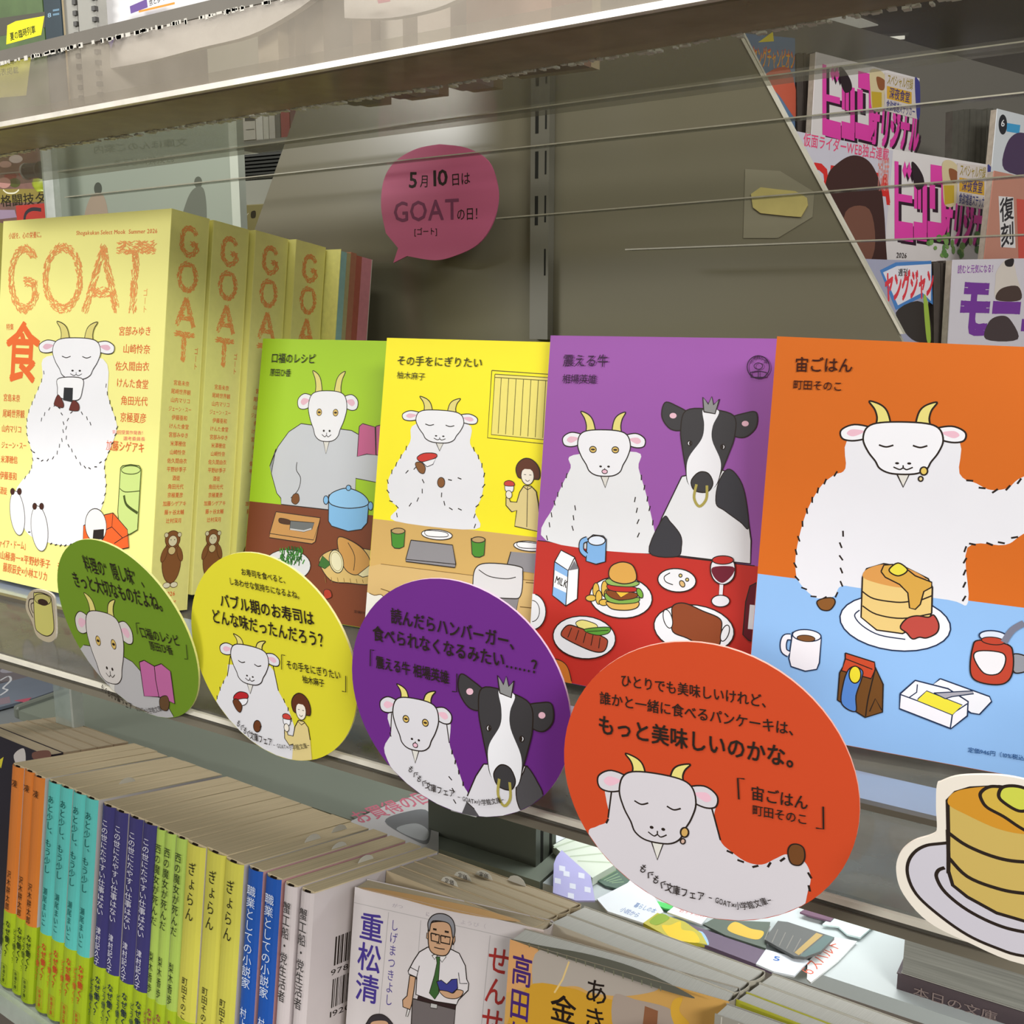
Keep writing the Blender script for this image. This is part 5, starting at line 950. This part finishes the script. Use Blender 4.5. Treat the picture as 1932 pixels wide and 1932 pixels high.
# slotted lower post and book stack
y0 = 505; xa, xb = at(809, 1600, 1, y0).x, at(1011, 1600, 1, y0).x; dep = 24
def zz(py, yv=y0): return at(1030, py, 1, yv).z
sl = [(7, zz(1655), zz(1580), 3.0), (17.5, zz(1640), zz(1565), 3.0), (7, zz(1720), zz(1668), 3.0), (17.5, zz(1705), zz(1645), 3.0)]
upright('grey green slotted post under the purple round card', xa, xb, y0, dep, zb, -176, (74, 78, 68), sl, side=True)
y1 = 500; p0 = at(1692, 1835, 1, y1); p1 = at(1706, 1757, 1, y1); p2 = at(1690, 1925, 1, y1)
for i, (za, zb_, nm, c_, lab) in enumerate(((-329.8, p0.z - 12, 0, (70, 62, 66), 'lower dark spined book in the stack at the right edge'), (p0.z - 11.6, p0.z, 1, (84, 72, 76), 'dark plum spined book, middle of the stack at the right edge'), (p0.z + .4, p1.z, 2, (150, 148, 140), 'thick grey book on top of the stack at the right edge'))):
    if zb_ - za < 3: continue
    T = thing('stacked_book', lab, 'book', frame(p0.x + (2 if i == 2 else 0), y1, za)); h = zb_ - za
    box('cover', 0, 210, 0, 130, 0, .6, M(c_, .5, .3), T); box('top_board', 0, 210, 0, 130, h - .6, h, M(c_ if i < 2 else (196, 198, 192), .5, .3), T)
    box('page_block' if i == 2 else 'spine_board', .4, 209, .3, 129, .7, h - .7, pages_mat('stack_pages', (150, 150, 142), 2, 900, .4) if i == 2 else M(c_, .5, .3, noise=.2, scale=40), T)
    if i < 2: A = Art(frame(p0.x, y1, za), 1, 0, -1); A.px = False; A.text('文学小書のと家書簡' if i == 0 else '本日の文庫', (8, h*.2), (90 if i == 0 else 46, h*.2), h*.42, (150, 146, 144) if i == 0 else (150, 132, 128), .006); A.build('spine_print', T)

# ------------------------------------------------------------------ magazine rack seen through the clear plastic, right
def ff(p, q, d0, d1, dz=0):
    P, Q = ray(*p)*d0, ray(*q)*d1; yaw = math.degrees(math.atan2(Q.y - P.y, Q.x - P.x)); roll = -math.degrees(math.atan2(Q.z - P.z, math.hypot(Q.x - P.x, Q.y - P.y)))
    return frame(P.x, P.y, P.z, yaw, 0, roll), (Q - P).length
def mag(name, label, p, q, d0, d1, h, col, t=7, cat='magazine'):
    fr, w = ff(p, q, d0, d1); T = thing(name, label, cat, fr)
    box('cover', 0, w, 0, .8, -h, 0, M(col, .4, .4, noise=.03), T); box('page_block', .4, w - .4, .9, t, -h + 1, -.6, M((150, 140, 126), .8, .2, noise=.3, scale=200), T)
    return T, Art(fr, 1, 0, -1), w
fr, w = ff((1538, 100), (1733, 148), 1040, 1160)
T = thing('rack_board', 'plain grey board of the magazine rack behind the comics', 'rack', fr); box('board', -300, 620, 12, 22, -420, 38, M((108, 104, 95), .6, .3, noise=.04, scale=4), T)
box('rack_tray', -300, 620, -60, 11, -420, -400, M((70, 66, 60), .5, .3), T)
PK = (216, 66, 160)
def bigmag(label, TL, TR, d0, d1, hpx, hh):
    T, A, w = mag('comic_magazine', label, TL, TR, d0, d1, hh, (214, 208, 206))
    def t(u, v): return (TL[0] + (TR[0] - TL[0])*u, TL[1] + (TR[1] - TL[1])*u + hpx*v)
    def tx(b, u0, v0, u1, v1, h, c, bo=.014): A.text(b, t(u0, v0), t(u1, v1), h*hpx, c, bo)
    def bl(col, dx, dy, *qs):
        for q in qs: A.poly([t(u + dx, v + dy) for u, v in [((x - 787)/877, (y - 894 - 143*(x - 787)/877)/738) for x, y in q]], col)
    R4 = lambda x0, y0, x1, y1, k=.16: ((x0, y0), (x1, y0 + (x1 - x0)*k), (x1, y1 + (x1 - x0)*k), (x0, y1))
    blocks = [R4(838, 1000, 872, 1655), R4(866, 1275, 988, 1338), R4(866, 1505, 995, 1665), R4(1000, 1510, 1110, 1665), ((925, 1000), (946, 1080), (925, 1150), (904, 1080)), ((962, 1005), (983, 1085), (962, 1155), (941, 1085)),
              R4(1003, 1175, 1028, 1400), R4(1034, 1180, 1062, 1405), R4(1074, 1185, 1112, 1600), R4(1142, 1028, 1258, 1185), R4(1232, 1150, 1272, 1640), R4(1134, 1195, 1180, 1400), R4(1116, 1505, 1262, 1655)]
    bl((46, 28, 40), .03, .035, *blocks); A.lv += 2; bl(PK, 0, 0, *blocks)
    tx('オリジナル', .52, 1.0, 1.0, .95, .48, (52, 30, 44), .055); tx('オリジナル', .5, .98, .98, .93, .46, PK, .055)
    A.poly([t(.22, .12), t(.27, .14), t(.33, .25), t(.34, .36), t(.28, .42), t(.24, .33)], (44, 32, 36), True)
    A.poly([t(.52, .06), t(.62, .03), t(.7, .15), t(.66, .3), t(.64, .52), t(.54, .54), t(.52, .3)], (206, 190, 150), True); A.poly([t(.58, .12), t(.66, .14), t(.65, .26), t(.6, .26)], (140, 84, 50), True); A.poly([t(.53, .32), t(.63, .3), t(.63, .5), t(.54, .54)], (190, 160, 50))
    A.poly([t(.66, .04), t(.96, .02), t(.98, .52), t(.66, .52)], (206, 196, 190)); A.poly([t(.68, .2), t(.92, .2), t(.92, .36), t(.68, .36)], (206, 160, 52))
    tx('スペシャル付録', .68, .18, .93, .17, .13, (150, 130, 30)); tx('深夜食堂', .7, .345, .9, .34, .13, (60, 50, 110)); tx('食欲増進ステッカー', .67, .5, .95, .5, .12, (56, 60, 120))
    A.poly([t(.95, .04), t(.98, .02), t(1., .1), t(1., .45), t(.97, .5)], (64, 64, 130), True)
    return T, A, t
T, A, t = bigmag('upper of the two pink lettered comic magazines in the rack', (1540, 98), (1735, 148), 1003, 1119, 150, 140); A.build('cover_print', T)
T, A, t = bigmag('lower of the two pink lettered comic magazines in the rack', (1676, 280), (1872, 312), 959, 1073, 165, 100)
A.text('2026', (1690, 487), (1710, 488), 12, INK)
for i in range(26): x, y = random.uniform(1750, 1850), random.uniform(440, 485); A.poly(ellpts((x, y), random.uniform(3, 6), random.uniform(4, 8), 8), random.choice(((118, 156, 84), (92, 134, 70), (150, 176, 104))))
A.build('cover_print', T)
T, A, w = mag('comic_magazine', 'comic magazine with orange and yellow letters by the panel edge', (1395, 62), (1500, 72), 960, 1010, 120, (96, 120, 150))
A.text('ヤングチャンピオン', (1419, 125), (1500, 132), 38, (206, 70, 44), .02); A.text('ヤングチャンピオン', (1420, 124), (1499, 131), 34, (226, 170, 50), .008); A.poly([(1440, 145), (1490, 130), (1505, 225), (1470, 180)], (190, 92, 70), True); A.poly([(1430, 80), (1458, 60), (1460, 78)], (216, 200, 50)); A.build('cover_print', T)
T, A, w = mag('hero_magazine', 'magazine with red lettering and a dark haired head', (1480, 243), (1685, 284), 868, 958, 150, (190, 186, 196))
A.text('仮面ライダーWEB独占連載', (1515, 275), (1676, 304), 24, (210, 70, 110), .014); A.text('DEWMA', (1530, 370), (1680, 390), 70, (196, 44, 40), .04)
A.poly([(1560, 335), (1580, 308), (1610, 293), (1640, 305), (1660, 345), (1668, 400), (1672, 470), (1680, 560), (1690, 640), (1600, 640), (1570, 480), (1555, 400)], (62, 38, 34), True); A.poly([(1595, 400), (1640, 395), (1650, 470), (1620, 520), (1595, 480)], (112, 74, 60), True)
A.text('対談連載', (1655, 360), (1676, 360), 60, (206, 130, 120)); A.build('cover_print', T)
T, A, w = mag('comic_magazine', 'comic magazine with red letters on a blue outline above the orange card', (1620, 488), (1757, 493), 860, 935, 90, (150, 150, 170))
A.poly([(1660, 510), (1690, 495), (1757, 492), (1760, 575), (1740, 560), (1690, 585)], (70, 120, 180)); A.poly([(1666, 514), (1692, 502), (1757, 498), (1756, 568), (1740, 552), (1694, 576)], (214, 210, 216)); A.text('ヤングジャンプ', (1668, 570), (1775, 556), 52, (206, 56, 66), .04); A.text('週刊', (1694, 521), (1712, 520), 13, INK, .02)
A.poly([(1690, 590), (1740, 570), (1760, 640), (1720, 640)], (52, 46, 42), True); A.poly([(1742, 560), (1750, 570), (1756, 640), (1748, 640)], (150, 176, 70), True); A.build('cover_print', T)
T, A, w = mag('comic_magazine', 'comic magazine with big violet letters above the orange card', (1798, 490), (1960, 487), 930, 1000, 90, (196, 190, 196))
A.text('読むと元気になる！', (1806, 516), (1878, 514), 15, (130, 60, 150), .014); A.text('モーニング', (1803, 634), (2080, 634), 105, (110, 52, 140), .06); A.poly([(1880, 512), (1895, 492), (1910, 490), (1918, 520), (1925, 562), (1880, 566), (1878, 530)], (200, 190, 180), True); A.poly([(1888, 545), (1920, 540), (1925, 566), (1880, 566)], (70, 54, 48), True); A.poly([(1896, 492), (1912, 488), (1910, 502), (1898, 502)], (40, 34, 34), True)
A.poly([(1860, 640), (1865, 608), (1885, 596), (1905, 602), (1920, 640)], (66, 54, 54), True); A.build('cover_print', T)
T, A, w = mag('comic_magazine', 'magazine with black badge and blue bar at the right edge', (1882, 205), (1990, 232), 1060, 1130, 60, (200, 204, 206))
A.ell((1892, 235), 8, 19, (40, 40, 44)); A.text('6', (1888, 240), (1896, 240), 16, (230, 230, 230)); A.poly([(1900, 232), (1925, 236), (1923, 252), (1899, 248)], (64, 150, 196)); A.poly([(1895, 320), (1900, 270), (1925, 250), (1960, 270), (1960, 330)], (74, 56, 84), True); A.build('cover_print', T)
T, A, w = mag('comic_magazine', 'magazine with white outlined black characters at the right edge', (1876, 322), (1985, 345), 985, 1040, 100, (176, 120, 100))
A.poly([(1884, 370), (1912, 372), (1916, 468), (1888, 466)], (206, 202, 200)); A.vtext('復刻', (1899, 370), (1901, 466), 26, (46, 42, 44), .02); A.poly([(1918, 375), (1960, 380), (1960, 500), (1922, 500)], (190, 76, 64)); A.build('cover_print', T)
for lab, p, q, d0, d1, h, c_ in (('dark block of magazine edges left of the upper pink comic', (1500, 100), (1538, 99), 1015, 1020, 90, (60, 52, 46)), ('dark block of magazine edges right of the upper pink comic', (1795, 205), (1882, 204), 1090, 1110, 70, (74, 72, 64)), ('brown block of magazine edges by the violet lettered comic', (1758, 493), (1797, 489), 940, 945, 90, (66, 58, 52))):
    fr, w = ff(p, q, d0, d1); T = thing('magazine_block', lab, 'magazines', fr)
    for i in range(8): box('magazine', w*i/8 + .2, w*(i + 1)/8, -2 + (i % 3)*.5, 8, -h, -random.uniform(0, 2.5), M(c_, .6, .3, noise=.25, scale=120), T)
P4 = [at(*p, 2, 1366) for p in ((1513, 36), (1606, 25), (1657, 45), (1572, 58))]; c0 = P4[0]
T = thing('ceiling_light', 'square white ceiling light panel seen at the upper right', 'lamp', frame(c0.x, c0.y, 1358)); prism('light_panel', [(p.x - c0.x, p.y - c0.y) for p in P4], 0, 5, M((206, 204, 196), .5, .3, emit=.75, noise=0), T, axis=2)
p = at(1650, 74, 2, 1340); T = thing('ceiling_tube_lamp', 'thin lit tube lamp below the dark ceiling', 'lamp', frame(p.x, p.y, 1330, 10)); box('tube', -150, 150, -10, 10, 0, 14, M((235, 232, 224), .5, .3, emit=1.6, noise=0), T); box('housing', -170, 170, -16, 16, 15, 27, M((90, 88, 84), .5, .3), T)

# ------------------------------------------------------------------ left background
T = thing('rear_partition', 'grey green partition behind the upper left of the display', 'partition', frame(-2300, 900, -200)); box('partition_board', 0, 1480, 0, 15, 0, 700, M((132, 132, 118), .5, .3, noise=.05, scale=3), T)
YL = 620; c0 = at(108, 440, 1, YL); q0 = at(448, 200, 1, YL); wP = q0.x - c0.x; zt = at(300, 200, 1, YL).z; fr = frame(c0.x, YL, c0.z)
T = thing('frosted_notice_panel', 'pale frosted panel with reversed writing left of the smoked panel', 'panel', fr); H_ = zt - c0.z
box('frosted_sheet', 0, wP - 9, 0, 3, -60, H_, M((140, 148, 134), .3, .4, noise=.05, scale=6), T); box('side_frame', wP - 8.8, wP, -2, 5, -60, H_, M((176, 182, 168), .35, .5), T); box('side_frame', -7, -.2, -2, 5, -60, H_, M((110, 116, 104), .35, .5), T)
A = Art(fr, 1, 0, -1); fg = (110, 116, 102)
A.text('文庫ほんのご案内', (176, 290), (355, 275), 14, fg, .014, True); A.text('お気軽にどうぞ', (215, 316), (330, 306), 13, fg, .014, True); A.build('notice_lettering', T); A = Art(fr, 1, 0, -1)
A.ell((185, 356), 7.5, 12, (70, 74, 64)); A.poly([(172, 370), (196, 370), (202, 420), (160, 420)], (150, 134, 116), True); A.build('left_figure_reflection', T); A = Art(fr, 1, 0, -1)  # reflection of a person, painted onto the frosted sheet
A.ell((374, 344), 7.5, 11, (84, 88, 76)); A.poly([(366, 356), (384, 356), (390, 400), (384, 430), (345, 420), (352, 380)], (98, 102, 90), True); A.build('right_figure_reflection', T)  # second person's reflection, painted the same way
T = thing('glass_edge_post', 'thin glass edge post beside the frosted panel', 'post', frame(at(92, 330, 1, 600).x, 600, -60)); box('post_body', -7, 5, 0, 6, 0, 190, CLEAR_EDGE, T); box('post_edge', -9, -7.2, 0, 6, 0, 190, M((150, 158, 146), .2, .6), T)
YM = 660; a, b = at(-60, 300, 1, YM), at(106, 300, 1, YM); fr = frame(a.x, YM, a.z + 4)
T = thing('sports_magazine', 'magazine with olive banner and red block behind the front mook', 'magazine', fr); box('cover', 0, b.x - a.x, 0, 1, -160, 0, M((116, 84, 74), .4, .4, noise=.6, scale=40), T); box('page_block', .5, b.x - a.x - .5, 1.1, 8, -159, -1, PAGE_Y, T)
A = Art(fr, 1, 0, -1)
for x, y, c_ in ((10, 310, (190, 150, 140)), (30, 300, (206, 190, 186)), (20, 332, (130, 60, 50)), (28, 345, (80, 84, 40)), (8, 345, (176, 130, 120)), (45, 325, (150, 70, 54))): A.ell((x, y), random.uniform(9, 14), random.uniform(6, 11), c_)
A.poly([(-40, 357), (106, 356), (106, 380), (-40, 384)], (138, 124, 60)); A.text('格闘技タ', (2, 390), (88, 384), 20, (40, 34, 20), .014); A.poly([(30, 388), (105, 382), (105, 440), (34, 440)], (176, 58, 48)); A.line([(78, 396), (60, 395), (48, 405), (46, 430)], (52, 48, 52), 3.4, True); A.poly([(-20, 396), (28, 396), (32, 410), (-20, 416)], (150, 130, 150)); A.line([(6, 358), (14, 364), (28, 364), (36, 358)], (220, 216, 190), 1.4, True); A.build('cover_print', T)
p = at(80, 345, 1, 640); T = thing('lime_bag', 'small crumpled lime green bag by the frosted panel', 'bag', frame(p.x, 640, p.z))
bm = [(cos(t_)*r_*(1 + .12*sin(5*t_ + k_)), 5*cos(k_/6*pi)*.0 + sin(t_)*r_*.5, (k_ - 3)*2.6) for k_ in range(7) for t_, r_ in [(2*pi*i/14, 12*math.sqrt(max(.1, 1 - ((k_ - 3)/3.6)**2))) for i in range(14)]]
fs = [(k_*14 + i, k_*14 + (i + 1) % 14, (k_ + 1)*14 + (i + 1) % 14, (k_ + 1)*14 + i) for k_ in range(6) for i in range(14)] + [tuple(range(14)), tuple(range(84, 98))]
mesh('bag_body', bm, fs, M((176, 190, 56), .35, .5, noise=.2, scale=30), T, smooth=True)
p = at(66, 322, 1, 610); T = thing('black_spotlight', 'small black cylindrical spotlight on a thin rod, left side', 'lamp', frame(p.x, 610, p.z))
for nm, x0, x1, r_, m_2 in (('lamp_barrel', -10, 8, 6.6, M((38, 38, 38), .2, .6)), ('lamp_cap', 8, 10, 7.4, M((58, 56, 50), .4, .5)), ('lamp_ring', -12, -10, 7.2, M((150, 150, 146), .2, .6)), ('rod', -60, -12, .7, M((150, 140, 128), .3, .6))):
    o = prism(nm, ellpts((0, 0), r_, r_, 20), x0, x1, m_2, T, axis=0)
YB = 800
for i, (x0, x1, c_) in enumerate(((444, 459, (196, 84, 48)), (460, 483, (190, 186, 178)), (484, 497, (200, 198, 192)), (498, 508, (186, 184, 176)), (509, 520, (176, 172, 166)), (521, 530, (90, 88, 86)), (531, 548, (132, 44, 50)), (549, 566, (92, 50, 54)))):
    a, b = at(x0, 265, 1, YB), at(x1, 265, 1, YB); zt = at(500, 200, 1, YB).z; T = thing('far_book', ['orange far book, leftmost on the back shelf', 'white far book with grey bands next to the orange one', 'white far book, third on the back shelf', 'narrow pale far book, fourth on the back shelf', 'greyish far book, fifth on the back shelf', 'black far book on the back shelf', 'dark red far book right of the black one', 'maroon far book, last on the back shelf'][i], 'book', frame(a.x, YB, a.z), 'books on the back shelf')
    box('spine_cover', 0, b.x - a.x - .3, 0, 1, 0, zt - a.z, M(c_, .5, .3), T); box('page_block', .4, b.x - a.x - .7, 1.1, 60, .5, zt - a.z - 2, PAGE_X, T)
    if i == 1: A = Art(frame(a.x, YB, a.z), 1, 0, -1); A.poly([(462, 220), (481, 219), (481, 228), (462, 229)], (60, 60, 62)); A.line([(464, 245), (480, 244)], (90, 90, 90), 1); A.build('spine_print', T)
a, b = at(440, 270, 1, YB), at(600, 270, 1, YB); T = thing('back_shelf', 'grey back shelf under the far books', 'shelf', frame(a.x, YB - 6, a.z - 6)); box('shelf_board', 0, b.x - a.x, 0, 80, 0, 5.6, M((110, 110, 104), .4, .4), T)
a, b = at(450, 340, 1, 720), at(545, 340, 1, 720); zt = at(500, 287, 1, 720).z; T = thing('slatted_box', 'dark slatted box below the far books', 'box', frame(a.x, 720, a.z)); box('back_panel', 0, b.x - a.x, 4, 8, 0, zt - a.z, M((40, 40, 38), .5, .3), T)
for i in range(7): box('slat', .5, b.x - a.x - .5, 0, 3.8, i*(zt - a.z)/7 + .4, (i + .7)*(zt - a.z)/7, M((66, 66, 62), .4, .4), T)
a, b = at(444, 425, 1, 720), at(502, 425, 1, 720); zt = at(470, 386, 1, 720).z; fr = frame(a.x, 720, a.z); T = thing('khaki_tin', 'small khaki tin with two dark windows above the mook spines', 'tin', fr); box('tin_body', 0, b.x - a.x, 0, 12, -10, zt - a.z, M((136, 126, 82), .4, .4), T, .8)
a = at(430, 432, 1, 716); T2 = thing('tin_ledge', 'narrow grey ledge carrying the khaki tin', 'ledge', frame(a.x, 716, (fr.translation.z - EYE.z)/S - 15)); box('ledge_board', 0, 46, 0, 183.5, 0, 4.8, M((110, 110, 104), .4, .4), T2)
A = Art(fr, 1, 0, -1); A.poly([(446, 402), (452, 398), (454, 410), (447, 412)], (60, 54, 40), True); A.poly([(474, 400), (482, 398), (482, 410), (474, 411)], (60, 54, 40), True); A.line([(460, 404), (464, 408), (469, 402)], (210, 206, 190), .6); A.build('tin_print', T)
# stock seen under the shelf at the far left
for i, (pts, c_, lab) in enumerate((([(0, 1240), (60, 1210), (110, 1225), (112, 1262), (20, 1285), (-40, 1290)], (120, 112, 116), 'blurred magazine with green patch under the display shelf'), ([(-40, 1300), (20, 1285), (112, 1262), (112, 1300), (60, 1318), (-40, 1345)], (120, 128, 142), 'slate blue magazine on the low left table'), ([(-40, 1232), (0, 1225), (110, 1175), (110, 1205), (0, 1240)], (140, 144, 150), 'pale grey magazine farthest on the low left table'))):
    z0 = -395 + 0*i; L = [at(*p, 2, z0 + 3) for p in pts]; cx = sum(p.x for p in L)/len(L); cy = sum(p.y for p in L)/len(L); fr = frame(cx, cy, z0); T = thing('magazine', lab, 'magazine', fr)
    prism('paper_sheet', [(p.x - cx, p.y - cy) for p in L], 0, 3, M(c_, .5, .3, noise=.2, scale=14), T, axis=2); A = Art(fr, 2, 3, 1)
    if i == 0: A.poly([(10, 1246), (40, 1236), (58, 1240), (30, 1254)], (110, 170, 130), True); A.poly([(62, 1225), (100, 1222), (90, 1240)], (150, 90, 80), True); A.poly([(5, 1262), (60, 1252), (70, 1260), (10, 1270)], (170, 166, 176), True)
    if i == 1: A.line([(0, 1284), (16, 1276), (20, 1284), (6, 1298), (14, 1302), (0, 1312)], (220, 220, 224), 2.2, True); A.poly([(0, 1318), (18, 1314), (20, 1326), (0, 1330)], (150, 130, 140)); A.poly([(26, 1322), (60, 1316), (50, 1326)], (190, 90, 110))
    if i < 2: A.build('cover_print', T)
a = at(-100, 1250, 2, -396); T = thing('low_left_table', 'dull grey table with magazines beyond the left rim', 'table', frame(-1900, 400, -396)); box('table_top', 0, 1105, 0, 700, -10, -.5, M((128, 132, 134), .4, .4, noise=.05, scale=5), T); box('table_apron', 0, 1105, 690, 700, -160, -10.5, M((100, 102, 102), .5, .3), T)

# unseen bookcase, added so the smoked panel has book colours to reflect
T = thing('unseen_bookcase', 'unseen bookcase added behind the viewer for the smoked panel to reflect', 'bookcase', frame(-2300, -1750, -1350))
box('case_back', 0, 2300, -40, -30, 0, 1780, M((96, 86, 72), .6, .3), T)
for k in range(6): box('shelf_board', 0, 2300, -30, 200, k*350, k*350 + 18, M((150, 140, 122), .5, .3), T)
random.seed(21); vs, fs, fm = [], [], []; cl = [(150, 60, 48), (60, 96, 60), (190, 170, 120), (70, 76, 110), (200, 196, 190), (150, 96, 60), (96, 120, 84), (176, 140, 60)]
for k in range(5):
    x = 5
    while x < 2260:
        w_ = random.uniform(14, 46); v, f = boxdata(x, x + w_, random.uniform(0, 12), 180, k*350 + 18.5, k*350 + random.uniform(190, 300), 0); o_ = len(vs)
        vs += [(a_, 190 - b_, c_) for a_, b_, c_ in v]; fs += [tuple(i + o_ for i in q) for q in f]; fm += [int(x/260 + k*3 + random.random()*2) % 8]*6; x += w_ + 1
o = mesh('book_rows', vs, fs, [M(c_, .5, .3) for c_ in cl], T, fm); o['kind'] = 'stuff'
